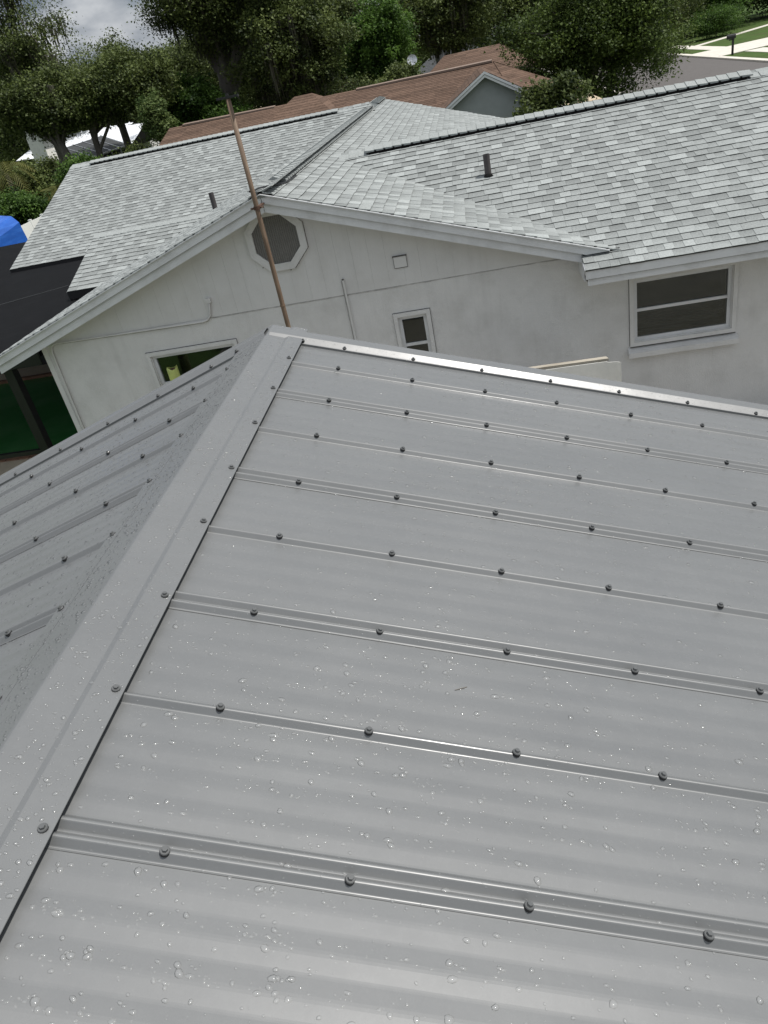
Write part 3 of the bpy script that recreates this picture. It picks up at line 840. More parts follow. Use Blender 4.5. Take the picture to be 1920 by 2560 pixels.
wall_y(YW, -6.12, 8.0, G, -2.5, holes, 0.16, m_)
m_.poly([(-6.12, YW, G), (-6.12, YW, -2.35), (-6.12, 17.6, -2.35), (-6.12, 17.6, G)])
m_.poly([(-6.12, YW, -2.5), (1.25, YW, -2.5), (1.25, YW, gx(1.25) - 0.1), (XG, YW, ZG - 0.1), (-6.12, YW, gx(-6.12) - 0.1)][0:2] + [(1.25, YW + 0.001, -2.5), (-6.12, YW + 0.001, -2.5)])
m_.poly([(-6.12, YW + 0.003, -2.5), (1.2, YW + 0.003, -2.5), (1.2, YW + 0.003, gx(1.2) - 0.1), (XG, YW + 0.003, ZG - 0.1), (-6.12, YW + 0.003, gx(-6.12) - 0.1)])
m_.build('wall', M_WALL, hs)
# siding boards of the gable
bx = -6.12; bw = 0.2065
while bx < 1.15:
    x0, x1 = bx + 0.0005, min(bx + bw - 0.0005, 1.2)
    y0 = YW - 0.004 + rnd.uniform(-0.0008, 0.0008)
    zt0, zt1 = gx(x0) - 0.14, gx(x1) - 0.14
    zb = -2.492
    if min(zt0, zt1) > zb + 0.02:
        m_ = MB()
        if x0 < XG < x1:
            pl = [(x0, y0, zb), (x1, y0, zb), (x1, y0, zt1), (XG, y0, ZG - 0.14), (x0, y0, zt0)]
        else: pl = [(x0, y0, zb), (x1, y0, zb), (x1, y0, zt1), (x0, y0, zt0)]
        m_.slab(pl, (0, 0.0055, 0)); m_.build('siding_board', M_BOARD, hs)
    bx += bw
m_ = MB(); prev = None
for k in range(60):                               # grimy joint below the siding, slightly wavy
    x = -3.62 + k * (4.80 / 59)
    z = -2.4985 + rnd.uniform(-0.0035, 0.0035); q = 0.004 + rnd.random() * 0.006
    if prev: m_.hexa([(prev[0], YW - 0.0062, prev[1] - prev[2]), (x, YW - 0.0062, z - q), (x, YW + 0.02, z - q), (prev[0], YW + 0.02, prev[1] - prev[2]),
                      (prev[0], YW - 0.0055, prev[1] + 0.004), (x, YW - 0.0055, z + 0.004), (x, YW + 0.02, z + 0.004), (prev[0], YW + 0.02, prev[1] + 0.004)])
    prev = (x, z, q)
m_.build('joint_strip', M_STAIN, hs)

# --- windows
for nm, a, b, c, d in WINS:
    y = YW
    m_ = MB()                                     # raised stucco surround is the window object, its pieces hang below it
    w = 0.05
    for q in (((a, y - 0.028, c), (a + w, y + 0.02, d)), ((b - w, y - 0.028, c), (b, y + 0.02, d)), ((a + w, y - 0.028, d - w), (b - w, y + 0.02, d)), ((a + w, y - 0.028, c), (b - w, y + 0.02, c + w))): m_.box(*q)
    win = m_.build('window', M_WALL, hs)
    ia, ib, ic, id_ = a + 0.06, b - 0.06, c + 0.06, d - 0.06
    m_ = MB(); f = 0.04
    for q in (((ia, y + 0.03, ic), (ia + f, y + 0.09, id_)), ((ib - f, y + 0.03, ic), (ib, y + 0.09, id_)), ((ia + f, y + 0.03, id_ - f), (ib - f, y + 0.09, id_)), ((ia + f, y + 0.03, ic), (ib - f, y + 0.09, ic + f))): m_.box(*q)
    m_.build('frame', M_TRIM, win)
    mid = (ic + id_) / 2 + 0.0
    MB().box((ia + f, y + 0.035, mid - 0.018), (ib - f, y + 0.075, mid + 0.018)).build('meeting_rail', M_TRIM, win)
    MB().box((ia + f, y + 0.060, mid + 0.018), (ib - f, y + 0.064, id_ - f)).build('pane', M_GLASS, win)
    MB().box((ia + f, y + 0.045, ic + f), (ib - f, y + 0.049, mid - 0.018)).build('pane', M_GLASS, win)
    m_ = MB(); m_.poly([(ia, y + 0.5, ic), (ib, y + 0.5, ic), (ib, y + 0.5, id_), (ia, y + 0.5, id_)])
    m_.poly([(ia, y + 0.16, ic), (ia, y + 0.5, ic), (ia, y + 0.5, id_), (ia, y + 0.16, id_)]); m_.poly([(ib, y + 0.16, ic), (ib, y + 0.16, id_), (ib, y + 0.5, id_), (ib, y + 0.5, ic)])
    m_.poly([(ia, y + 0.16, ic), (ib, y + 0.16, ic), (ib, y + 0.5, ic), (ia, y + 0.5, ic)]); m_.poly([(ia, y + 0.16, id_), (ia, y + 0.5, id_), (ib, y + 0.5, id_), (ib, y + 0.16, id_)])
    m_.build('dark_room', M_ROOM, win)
    if nm != 'small':
        m_ = MB(); z = mid - 0.03
        while z > ic + 0.05:
            m_.hexa([(ia + 0.05, y + 0.14, z), (ib - 0.05, y + 0.14, z), (ib - 0.05, y + 0.165, z + 0.012), (ia + 0.05, y + 0.165, z + 0.012),
                     (ia + 0.05, y + 0.14, z + 0.002), (ib - 0.05, y + 0.14, z + 0.002), (ib - 0.05, y + 0.165, z + 0.014), (ia + 0.05, y + 0.165, z + 0.014)])
            z -= 0.05
        m_.build('blind', M_BLIND, win)
    m_ = MB(); sl = 0.10 if nm == 'right' else 0.07
    m_.hexa([(a - 0.03, y - 0.10, c - sl - 0.03), (b + 0.03, y - 0.10, c - sl - 0.03), (b + 0.03, y + 0.01, c - sl - 0.03), (a - 0.03, y + 0.01, c - sl - 0.03),
             (a - 0.03, y - 0.10, c - 0.065), (b + 0.03, y - 0.10, c - 0.065), (b + 0.03, y + 0.01, c - 0.018), (a - 0.03, y + 0.01, c - 0.018)])
    m_.build('sill', M_WALL, win)
    m_ = MB()
    for q in (((a - 0.006, y - 0.004, c), (a - 0.001, y + 0.004, d + 0.006)), ((a, y - 0.004, d + 0.001), (b, y + 0.004, d + 0.009)), ((b + 0.001, y - 0.004, c), (b + 0.006, y + 0.004, d + 0.006)), ((a, y - 0.031, c - 0.012), (b, y - 0.02, c - 0.002))): m_.box(*q)
    m_.build('caulk_line', M_SEAL, win)

# --- octagonal gable vent
VX, VZ = -2.475, -1.672
def octagon(r, y, rot=22.5): return [(VX + r * math.cos(math.radians(rot + 45 * k)), y, VZ + r * math.sin(math.radians(rot + 45 * k))) for k in range(8)]
ro, ri = 0.405, 0.312
m_ = MB(); A, B_, C_, D_ = octagon(ro, YW - 0.045), octagon(ri, YW - 0.045), octagon(ri, YW - 0.012), octagon(ro, YW - 0.004)
for k in range(8):
    j = (k + 1) % 8
    m_.add([A[k], A[j], B_[j], B_[k], C_[k], C_[j], D_[k], D_[j]], [(0, 1, 2, 3), (3, 2, 5, 4), (1, 0, 6, 7)])
vent = m_.build('gable_vent', M_WALL, hs)
m_ = MB(); m_.poly(octagon(ri + 0.01, YW - 0.014)); m_.build('backing', M_ROOM, vent)
m_ = MB()                                          # slanted mesh bars clipped to the octagon
def clip(p, d, poly):
    lo, hi = -9, 9
    for k in range(len(poly)):
        a, b = poly[k], poly[(k + 1) % len(poly)]
        nx, nz = -(b[2] - a[2]), b[0] - a[0]
        num = nx * (a[0] - p[0]) + nz * (a[2] - p[1]); den = nx * d[0] + nz * d[1]
        if abs(den) < 1e-9:
            if num > 0: return None
            continue
        t = num / den
        if den > 0: lo = max(lo, t)
        else: hi = min(hi, t)
    return (lo, hi) if hi > lo else None
poly_ = octagon(ri + 0.005, YW)
for ang, step, wd, yy in ((62, 0.0225, 0.0195, YW - 0.022), (-28, 0.05, 0.004, YW - 0.019)):
    d = (math.cos(math.radians(ang)), math.sin(math.radians(ang))); pn = (-d[1], d[0])
    for k in range(-16, 17):
        p = (VX + pn[0] * k * step, VZ + pn[1] * k * step); c_ = clip(p, d, poly_)
        if not c_: continue
        a = (p[0] + d[0] * c_[0], p[1] + d[1] * c_[0]); b = (p[0] + d[0] * c_[1], p[1] + d[1] * c_[1])
        h_ = wd / 2
        m_.add([(a[0] - pn[0] * h_, yy, a[1] - pn[1] * h_), (b[0] - pn[0] * h_, yy, b[1] - pn[1] * h_), (b[0] + pn[0] * h_, yy, b[1] + pn[1] * h_), (a[0] + pn[0] * h_, yy, a[1] + pn[1] * h_),
                (a[0], yy - 0.004, a[1]), (b[0], yy - 0.004, b[1])], [(0, 1, 5, 4), (4, 5, 2, 3)])
m_.build('screen', mat('screen_wire', (0.175, 0.170, 0.158), 0.7, var=0.15, scale=20), vent)
for ax, az in ((0.10, -0.385), (0.22, -0.32), (-0.25, -0.30)):
    m_ = MB(); m_.tube([(VX + ax, YW - 0.046, VZ + az), (VX + ax, YW - 0.05, VZ + az)], 0.008, 8); m_.build('nail_head', M_SEAL, vent)
# seal line round the vent
m_ = MB(); A, B_ = octagon(ro + 0.008, YW - 0.006), octagon(ro - 0.004, YW - 0.006)
for k in range(4, 8):
    j = (k + 1) % 8; m_.poly([A[k], A[j], B_[j], B_[k]])
m_.build('caulk_line', M_SEAL, vent)
# --- small square wall vent, conduits, stains
m_ = MB(); cx, cz = -0.990, -2.195
m_.box((cx - 0.080, YW - 0.022, cz - 0.072), (cx + 0.080, YW - 0.004, cz + 0.062)); sv = m_.build('vent_plate', M_BOARD, hs)
m_ = MB()
for q in (((cx - 0.086, YW - 0.019, cz - 0.078), (cx - 0.078, YW - 0.016, cz + 0.064)), ((cx + 0.078, YW - 0.019, cz - 0.078), (cx + 0.086, YW - 0.016, cz + 0.064)), ((cx - 0.078, YW - 0.019, cz - 0.080), (cx + 0.078, YW - 0.016, cz - 0.070)), ((cx - 0.090, YW - 0.03, cz + 0.062), (cx + 0.090, YW - 0.004, cz + 0.074))): m_.box(*q)
m_.build('vent_edge', M_SEAL, sv)
m_ = MB(); m_.tube([(-1.752, YW - 0.03, -2.30), (-1.752, YW - 0.03, -4.9)], 0.014, 10); pc = m_.build('conduit', M_BOARD, hs)
m_ = MB(); m_.box((-1.7825, YW - 0.012, -4.9), (-1.772, YW - 0.005, -2.31)); m_.build('dirt_line', M_STAIN, pc)
MB().tube([(-1.752, YW - 0.03, -2.300), (-1.752, YW - 0.03, -2.285)], 0.014, 8).build('conduit_cap', M_SEAL, pc)
path = [(-6.03, -4.9), (-6.005, -3.35), (-5.985, -2.60), (-5.965, -2.525), (-5.92, -2.492), (-5.85, -2.485), (-3.74, -2.525), (-3.66, -2.512), (-3.605, -2.46), (-3.59, -2.40), (-3.565, -2.29)]
m_ = MB(); m_.tube([(x, YW - 0.032, z) for x, z in path], 0.0105, 8); cd = m_.build('conduit', M_BOARD, hs, smooth=True)
m_ = MB(); m_.tube([(x + (0.006 if i < 4 else 0), YW - 0.012, z - 0.019) for i, (x, z) in enumerate(path)], 0.005, 5); m_.build('dirt_line', M_STAIN, cd)
MB().box((-3.60, YW - 0.05, -2.29), (-3.535, YW - 0.004, -2.235)).build('junction_cap', M_BOARD, cd)
# corner board
m_ = MB(); m_.box((-6.135, YW - 0.012, G), (-6.06, YW + 0.06, -2.34)); m_.build('corner_board', M_WALL, hs)

# --- plumbing vents through the roof
def vent_pipe(x, y, z, h, r):
    m_ = MB(); n_ = 14
    for k in range(2):
        rr = r if k == 0 else r * 0.86
    m_.tube([(x, y, z - 0.06), (x, y, z + h)], r, n_, caps=False)
    m_.tube([(x, y, z + h), (x, y, z + 0.05)], r * 0.86, n_, caps=False)
    ring_o = [(x + r * math.cos(2 * math.pi * k / n_), y + r * math.sin(2 * math.pi * k / n_), z + h) for k in range(n_)]
    ring_i = [(x + r * .86 * math.cos(2 * math.pi * k / n_), y + r * .86 * math.sin(2 * math.pi * k / n_), z + h) for k in range(n_)]
    m_.add(ring_o + ring_i, [(k, (k + 1) % n_, n_ + (k + 1) % n_, n_ + k) for k in range(n_)])
    return m_.build('vent_pipe', M_PIPE, hs)
vp = vent_pipe(0.245, 11.50, rw(11.50), 0.285, 0.047)
m_ = MB(); m_.tube([(0.245, 11.49, rw(11.50) - 0.01), (0.245, 11.50, rw(11.50) + 0.02)], [0.075, 0.052], 14); m_.build('boot', M_VENTBLACK, vp)
vent_pipe(-5.42, 16.6, gx(-5.42), 0.33, 0.055)

# ------------------------------------------------------------------ rusty mast clamped to the gable peak
mt = thing('antenna_mast', (-2.44, 8.95, G), 'thin rusty steel mast clamped to the gable peak', 'mast')
m_ = MB(); m_.tube([(-2.43, 8.96, G), (-2.435, 8.955, -2.6), (-2.44, 8.95, -1.15), (-2.445, 8.945, -0.06)], [0.030, 0.030, 0.029, 0.027], 12)
m_.build('pole', M_RUST, mt, smooth=True)
m_ = MB(); m_.box((-2.565, 8.915, -0.068), (-2.325, 8.975, -0.045)); m_.tube([(-2.445, 8.945, -0.07), (-2.445, 8.945, -0.02)], 0.018, 8); m_.build('cross_bar', M_BLACK, mt)
m_ = MB(); m_.tube([(-2.44, 8.952, -1.205), (-2.44, 8.952, -1.165)], 0.040, 12); m_.box((-2.515, 8.94, -1.195), (-2.365, 8.972, -1.178)); m_.box((-2.46, 8.96, -1.2), (-2.42, 9.27, -1.18)); cl = m_.build('clamp', M_RUST_DARK, mt)
for sx in (-0.065, 0.065):
    MB().tube([(-2.44 + sx, 8.92, -1.1865), (-2.44 + sx, 8.985, -1.1865)], 0.007, 6).build('bolt', M_RUST, cl)
MB().tube([(-2.438, 8.952, -2.335), (-2.438, 8.952, -2.32)], 0.034, 12).build('pole_collar', M_RUST, mt)
m_ = MB(); m_.tube([(-2.47, 8.93, -1.0), (-2.50, 9.15, -1.03), (-2.47, 9.35, -1.03), (-2.40, 9.62, -1.055), (-2.31, 9.86, -1.09), (-2.285, 10.1, -1.10), (-2.28, 10.7, -1.115)], 0.011, 6)
m_.build('coax_cable', M_BLACK, label='black coax cable running from mast over the ridge', cat='cable', smooth=True)

# ------------------------------------------------------------------ black roofed lanai, pool
ln = thing('lanai', (-9.5, 13.5, G), 'flat roofed lanai with black underlayment and black posts beside house', 'lanai')
m_ = MB(); m_.slab([(-14.5, 10.35, -2.84), (-6.68, 10.35, -2.84), (-6.68, 17.3, -2.79), (-14.5, 17.3, -2.79)], (0, 0, 0.115)); m_.build('roof', M_MEMBRANE, ln)
m_ = MB(); m_.slab([(-17.0, 17.32, -2.84), (-11.2, 17.32, -2.84), (-11.2, 22.6, -2.80), (-17.0, 22.6, -2.80)], (0, 0, 0.10)); m_.build('roof', M_MEMBRANE, ln)
for (xa, ya, xb, yb) in ((-14.0, 10.9, -8.2, 11.5), (-11.8, 12.6, -8.2, 14.6)):       # creases where strips of underlayment lap
    m_ = MB(); zz = -2.7205 + (ya - 10.35) * 0.0072; z2 = -2.7205 + (yb - 10.35) * 0.0072
    m_.hexa([(xa, ya, zz - .01), (xb, yb, z2 - .01), (xb, yb + .02, z2 - .01), (xa, ya + .02, zz - .01), (xa, ya, zz + .004), (xb, yb, z2 + .004), (xb, yb + .02, z2 + .004), (xa, ya + .02, zz + .004)]); m_.build('lap_seam', M_SCREEN, ln)
MB().box((-14.5, 10.30, -2.95), (-6.68, 10.349, -2.735)).build('fascia', M_BLACK, ln)
for x in (-7.36, -10.6, -14.2):
    MB().box((x - 0.075, 10.42, G), (x + 0.075, 10.57, -2.85)).build('post', M_BLACK, ln)
MB().box((-14.2, 10.46, -4.45), (-7.44, 10.53, -4.38)).build('rail', M_BLACK, ln)
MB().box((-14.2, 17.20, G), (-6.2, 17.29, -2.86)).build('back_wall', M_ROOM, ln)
MB().box((-14.6, 16.42, G - 0.1), (-6.13, 17.19, G + 0.07)).box((-14.6, 10.2, G - 0.1), (-6.13, 11.45, G + 0.07)).build('deck', M_DECK, kind='structure')
pl = MB(); pl.box((-14.6, 11.70, G - 0.2), (-6.2, 16.28, G + 0.03)); pl.build('pool_water', M_POOL, kind='structure')
cp = thing('pool_coping', (-10, 14, G), 'brown brick coping edging the dark green pool', 'coping')
for k in range(36):
    x = -14.5 + k * 0.232
    MB().box((x, 16.285, G - 0.1), (x + 0.222, 16.415, G + 0.085 + rnd.uniform(-0.004, 0.004))).build('brick', M_BRICK, cp)
    MB().box((x, 11.455, G - 0.1), (x + 0.222, 11.695, G + 0.085 + rnd.uniform(-0.004, 0.004))).build('brick', M_BRICK, cp)

# ------------------------------------------------------------------ things by the wall
ub = thing('utility_enclosure', (0.85, 8.7, G), 'weathered white sheet enclosure with wooden top rail against the wall', 'enclosure')
m_ = MB(); m_.hexa([(0.10, 8.44, -3.43), (1.32, 8.44, -3.445), (1.30, 8.50, -3.445), (0.10, 8.50, -3.43), (0.10, 8.44, -3.402), (1.32, 8.44, -3.415), (1.30, 8.50, -3.41), (0.10, 8.50, -3.40)]); m_.build('top_rail', M_WOOD, ub)
m_ = MB(); cur = [(0.10, 8.43), (0.8, 8.43), (1.30, 8.42), (1.40, 8.40), (1.435, 8.37), (1.44, 8.33)]
for i in range(len(cur) - 1):
    (xa, ya), (xb, yb) = cur[i], cur[i + 1]
    zt = -3.440 if i < 2 else -3.452
    m_.hexa([(xa, ya - 0.006, G), (xb, yb - 0.006, G), (xb, yb, G), (xa, ya, G), (xa, ya - 0.006, zt), (xb, yb - 0.006, zt), (xb, yb, zt), (xa, ya, zt)])
m_.build('side_sheet', M_SHEET, ub)
for x in (0.14, 1.20): MB().box((x, 8.45, G), (x + 0.09, 8.54, -3.43)).build('post', M_WOOD, ub)
rl = thing('foam_roll', (-4.31, 9.44, G), 'pale yellow-green wrapped roll standing upright before the window', 'roll')
m_ = MB(); n_ = 14
rings_ = [(-4.30, G), (-4.315, -3.6), (-4.312, -3.2), (-4.307, -3.06), (-4.302, -3.03)]
for i, (x, z) in enumerate(rings_):
    for k in range(n_):
        a = 2 * math.pi * k / n_; r_ = 0.076 * (1 + 0.06 * math.sin(3 * a + i)) * (0.9 if i == 4 else 1)
        m_.v.append((x + r_ * math.cos(a), 9.44 + r_ * math.sin(a), z + (0.02 * math.sin(2 * a + 1) if i >= 3 else 0))); m_.t.append(1.0)
for i in range(len(rings_) - 1):
    for k in range(n_): m_.f.append((i * n_ + k, i * n_ + (k + 1) % n_, (i + 1) * n_ + (k + 1) % n_, (i + 1) * n_ + k)); m_.mi.append(0)
m_.build('wrap', M_YELLOW, rl)
m_ = MB(); m_.tube([(-4.305, 9.44, -3.9), (-4.305, 9.44, -3.052)], 0.045, 10); m_.build('core', M_RUST_DARK, rl)

# ------------------------------------------------------------------ far houses
def course_roof(poly_eave, up, ncourse, m_, rs, step=0.16):
    """rows of lapped courses on a sloping quad: poly_eave = (left eave, right eave, right ridge, left ridge)"""
    a, b, c, d = [Vector(p) for p in poly_eave]
    r = random.Random(rs)
    for j in range(ncourse):
        t0, t1 = j / ncourse, (j + 1) / ncourse
        l0, r0, l1, r1 = a.lerp(d, t0), b.lerp(c, t0), a.lerp(d, t1), b.lerp(c, t1)
        nseg = max(1, int((r0 - l0).length / 0.9))
        for k in range(nseg):
            u0, u1 = k / nseg, (k + 1) / nseg
            t = r.uniform(0.78, 1.2)
            q = [l0.lerp(r0, u0), l0.lerp(r0, u1), l1.lerp(r1, u1), l1.lerp(r1, u0)]
            z = Vector((0, 0, 0.010))
            m_.add([tuple(q[0] + z), tuple(q[1] + z), tuple(q[2]), tuple(q[3]), tuple(q[0]), tuple(q[1])], [(0, 1, 2, 3), (4, 5, 1, 0)], t)
bh = thing('brown_house', (-5, 36, G), 'brown shingle roofed house behind the grey roof, with white-trimmed gable', 'house')
m_ = MB()
BY, BZ = 36.0, -1.0
course_roof([(-13.4, 31.0, BZ - 1.67), (2.2, 31.0, BZ - 1.67), (1.45, BY, BZ), (-12.75, BY, BZ + 0.1)], None, 34, m_, 1)
course_roof([(-9.6, 32.0, BZ - 1.40), (-4.0, 32.0, BZ - 1.40), (-6.09, 35.2, -0.72), (-6.82, 35.2, -0.72)], None, 20, m_, 2)
m_.build('roof_slope', M_BROWNROOF, bh)
m_ = MB()
course_roof([(2.2, 31.0, BZ - 1.67), (5.2, 36.0, BZ - 1.75), (1.45, 36.0, BZ), (1.45, 35.9, BZ)], None, 30, m_, 3)
course_roof([(5.2, 36.0, BZ - 1.75), (2.0, 41.5, BZ - 1.75), (1.45, 36.0, BZ), (1.45, 35.9, BZ)], None, 24, m_, 4)
course_roof([(2.0, 41.5, BZ - 1.75), (-13.4, 41.5, BZ - 1.75), (-12.75, BY, BZ + 0.1), (1.45, BY, BZ)], None, 12, m_, 5)
course_roof([(-4.0, 32.0, BZ - 1.40), (-3.6, 37.5, BZ - 1.1), (-6.09, 35.3, -0.72), (-6.09, 35.2, -0.72)], None, 12, m_, 6)
course_roof([(-9.8, 37.5, BZ - 1.1), (-9.6, 32.0, BZ - 1.40), (-6.82, 35.2, -0.72), (-6.82, 35.3, -0.72)], None, 12, m_, 7)
m_.build('roof_slope', M_BROWNROOF, bh)
# ridge vents
for a, b in (((-12.1, BY, BZ + 0.10), (-7.9, BY, BZ + 0.045)), ((-4.3, BY, BZ + 0.03), (1.4, BY, BZ + 0.02))):
    m_ = MB(); m_.hexa([(a[0], a[1] - 0.16, a[2] - 0.04), (b[0], b[1] - 0.16, b[2] - 0.04), (b[0], b[1] + 0.16, b[2] - 0.04), (a[0], a[1] + 0.16, a[2] - 0.04), (a[0], a[1] - 0.16, a[2] + 0.03), (b[0], b[1] - 0.16, b[2] + 0.03), (b[0], b[1] + 0.16, b[2] + 0.06), (a[0], a[1] + 0.16, a[2] + 0.06)])
    m_.build('ridge_vent', M_BROWNTRIM, bh)
MB().box((-13.0, 31.4, G), (5.0, 41, BZ - 1.75)).build('wall', M_TAN, bh)
# cross gable toward us
GX_, GY_, GZ_ = 0.87, 30.2, -1.05
gw, gp = 2.75, 0.60
m_ = MB()
course_roof([(GX_ - gw, GY_ - 0.3, GZ_ - gw * gp), (GX_ - gw, 35, GZ_ - gw * gp), (GX_, 35, GZ_), (GX_, GY_ - 0.3, GZ_)], None, 20, m_, 8)
course_roof([(GX_ + gw, 35, GZ_ - gw * gp), (GX_ + gw, GY_ - 0.3, GZ_ - gw * gp), (GX_, GY_ - 0.3, GZ_), (GX_, 35, GZ_)], None, 20, m_, 9)
m_.build('roof_slope', M_BROWNROOF, bh)
m_ = MB(); m_.slab([(GX_ - gw + 0.2, GY_, G), (GX_ + gw - 0.2, GY_, G), (GX_ + gw - 0.2, GY_, GZ_ - gw * gp), (GX_, GY_, GZ_ - 0.12), (GX_ - gw + 0.2, GY_, GZ_ - gw * gp)], (0, 0.2, 0)); m_.build('gable_wall', M_GREENWALL, bh)
for sg in (-1, 1):
    for (t0, t1, yy, mm) in ((0.015, 0.10, GY_ - 0.31, M_WHITE), (0.115, 0.20, GY_ - 0.28, M_WHITE)):
        m_ = MB(); x1_ = GX_ + sg * gw
        q = [(GX_, yy, GZ_ - t1), (x1_, yy, GZ_ - gw * gp - t1), (x1_, yy, GZ_ - gw * gp - t0), (GX_, yy, GZ_ - t0)]
        m_.slab(q if sg > 0 else q[::-1], (0, 0.025, 0)); m_.build('rake_board', mm, bh)
MB().box((2.9, 30.0, G), (5.6, 31.5, -3.0)).build('porch_wall', M_TAN, bh)

def hip_house(name, label, cx, cy, wx, wy, zr, rise, roofm, wallm, rs, ridge=0.4):
    t = thing(name, (cx, cy, G), label, 'house')
    x0, x1, y0, y1 = cx - wx, cx + wx, cy - wy, cy + wy
    ze = zr - rise; rx = wx * ridge
    m_ = MB(); nC = 16
    course_roof([(x0, y0, ze), (x1, y0, ze), (cx + rx, cy, zr), (cx - rx, cy, zr)], None, nC, m_, rs)
    course_roof([(x1, y0, ze), (x1, y1, ze), (cx + rx, cy, zr), (cx + rx, cy - 0.01, zr)], None, nC, m_, rs + 1)
    course_roof([(x0, y1, ze), (x0, y0, ze), (cx - rx, cy, zr), (cx - rx, cy + 0.01, zr)], None, nC, m_, rs + 2)
    course_roof([(x1, y1, ze), (x0, y1, ze), (cx - rx, cy, zr), (cx + rx, cy, zr)], None, nC, m_, rs + 3)
    m_.build('roof', roofm, t)
    MB().box((x0 + 0.5, y0 + 0.5, G), (x1 - 0.5, y1 - 0.5, ze + 0.02)).build('wall', wallm, t)
    MB().box((x0, y0 - 0.02, ze - 0.16), (x1, y0 + 0.02, ze)).build('fascia', M_BROWNTRIM, t)
    return t
hip_house('brown_house', 'small brown roofed house in tree shade beyond the brown ridge', -6.6, 60, 2.9, 5.0, -1.0, 1.5, M_BROWNROOF, M_TAN, 20, 0.5)
hip_house('brown_house', 'brown hip roofed house beside the hanging moss, farthest from us', 1.2, 66, 4.2, 6.0, -0.8, 1.5, M_BROWNROOF, M_TAN, 30, 0.5)
t = hip_house('grey_house', 'pale grey hip roofed house glimpsed under the trees', -0.2, 95, 5.0, 5.0, -0.4, 2.0, M_SCREEN, M_WHITE, 40, 0.3)
hip_house('tan_house', 'dull brown roofed house far off behind the screen cage', -24.0, 78, 6.0, 5.0, -0.9, 1.5, M_TAN, M_TAN, 50, 0.5)
sd = thing('satellite_dish', (-2.25, 45, G), 'white satellite dish on a post above the brown roof', 'dish')
m_ = MB()
for k in range(12):
    a0, a1 = 2 * math.pi * k / 12, 2 * math.pi * (k + 1) / 12
    def dp(r, a):
        r = r * 0.62
        return (-2.25 + r * math.cos(a), 44.8 + 0.12 * (r / 0.42) ** 2 * -1.0 + 0.25 * r * math.sin(a), -0.42 + r * math.sin(a) * 0.95)
    m_.add([dp(0.02, a0), dp(0.02, a1), dp(0.25, a1), dp(0.25, a0), dp(0.42, a1), dp(0.42, a0)], [(0, 1, 2, 3), (3, 2, 4, 5)])
m_.build('reflector', M_GALV, sd)
MB().tube([(-2.25, 44.9, G), (-2.25, 44.9, -0.5)], 0.04, 8).build('post', M_GALV, sd)

# left far: white metal roofed house, screen cage, shed with siding
mh = thing('metal_roof_house', (-25, 60, G), 'low house with bright white metal roof behind the oak trunks', 'house')
m_ = MB(); m_.add([(-31, 55, -1.35), (-24.3, 55, -1.75), (-23.4, 59, -0.62), (-30.5, 59, -0.42)], [(0, 1, 2, 3)]); m_.add([(-25.2, 53.5, -1.75), (-22.0, 53.5, -1.90), (-22.1, 58, -0.80), (-24.6, 58, -0.70)], [(0, 1, 2, 3)])
m_.add([(-31, 63, -1.8), (-22, 63, -1.8), (-22.1, 58.5, -0.75), (-30.5, 59, -0.42)], [(3, 2, 1, 0)]); m_.build('roof', M_WHITEMETAL, mh)
for k in range(9):
    x = -30.2 + k * 0.75
    m_ = MB(); m_.hexa([(x, 55, -1.385 - k * 0.045), (x + 0.05, 55, -1.385 - k * 0.045), (x + 0.55, 59, -0.44 - k * 0.02), (x + 0.5, 59, -0.44 - k * 0.02), (x, 55, -1.33 - k * 0.045), (x + 0.05, 55, -1.33 - k * 0.045), (x + 0.55, 59, -0.385 - k * 0.02), (x + 0.5, 59, -0.385 - k * 0.02)]); m_.build('roof_rib', M_WHITEMETAL, mh)
MB().box((-30.5, 55.5, G), (-22.2, 62, -1.85)).build('wall', M_WHITE, mh)
m_ = MB(); m_.add([(-22.05, 53.6, -1.95), (-22.0, 58, -1.95), (-22.05, 57.5, -0.85)], [(0, 1, 2)]); m_.build('gable_end', M_BLACK, mh)
sc = thing('screen_cage', (-23, 50, G), 'dark mesh pool screen cage with white frame beside the white roof', 'screen cage')
cA, cB, cC, cD = Vector((-22.3, 47, -1.86)), Vector((-20.6, 50, -1.66)), Vector((-23.6, 53.2, -0.92)), Vector((-25.6, 50.2, -1.15))
MB().add([tuple(cA), tuple(cB), tuple(cC), tuple(cD)], [(0, 1, 2, 3)]).build('roof_screen', M_SCREEN, sc)
for k in range(6):
    a = cD.lerp(cC, k / 5); b = cA.lerp(cB, k / 5)
    m_ = MB(); m_.tube([a + Vector((0, 0, 0.03)), b + Vector((0, 0, 0.03))], 0.025, 5); m_.build('roof_bar', M_GALV, sc)
    MB().tube([(b.x, b.y, G), tuple(b)], 0.04, 6).build('post', M_WHITE, sc)
m_ = MB(); m_.tube([cA, cB], 0.06, 6); m_.tube([cB, cC], 0.03, 6); m_.build('frame_bar', M_WHITE, sc)
MB().add([(cA.x, cA.y + .05, G), (cB.x, cB.y + .05, G), (cB.x, cB.y + .05, cB.z - .05), (cA.x, cA.y + .05, cA.z - .05)], [(0, 1, 2, 3)]).build('side_screen', M_SCREEN, sc)
sh = thing('tall_shed', (-28.4, 52, G), 'tall narrow white shed leaning behind the dark oak trunks', 'shed')
m_ = MB(); m_.slab([(-27.75, 51.5, G), (-26.75, 51.5, G), (-26.75, 51.5, -0.30), (-27.2, 51.5, 0.42), (-27.75, 51.5, 0.40)], (0, 2.0, 0)); m_.build('wall', M_SHEET, sh)
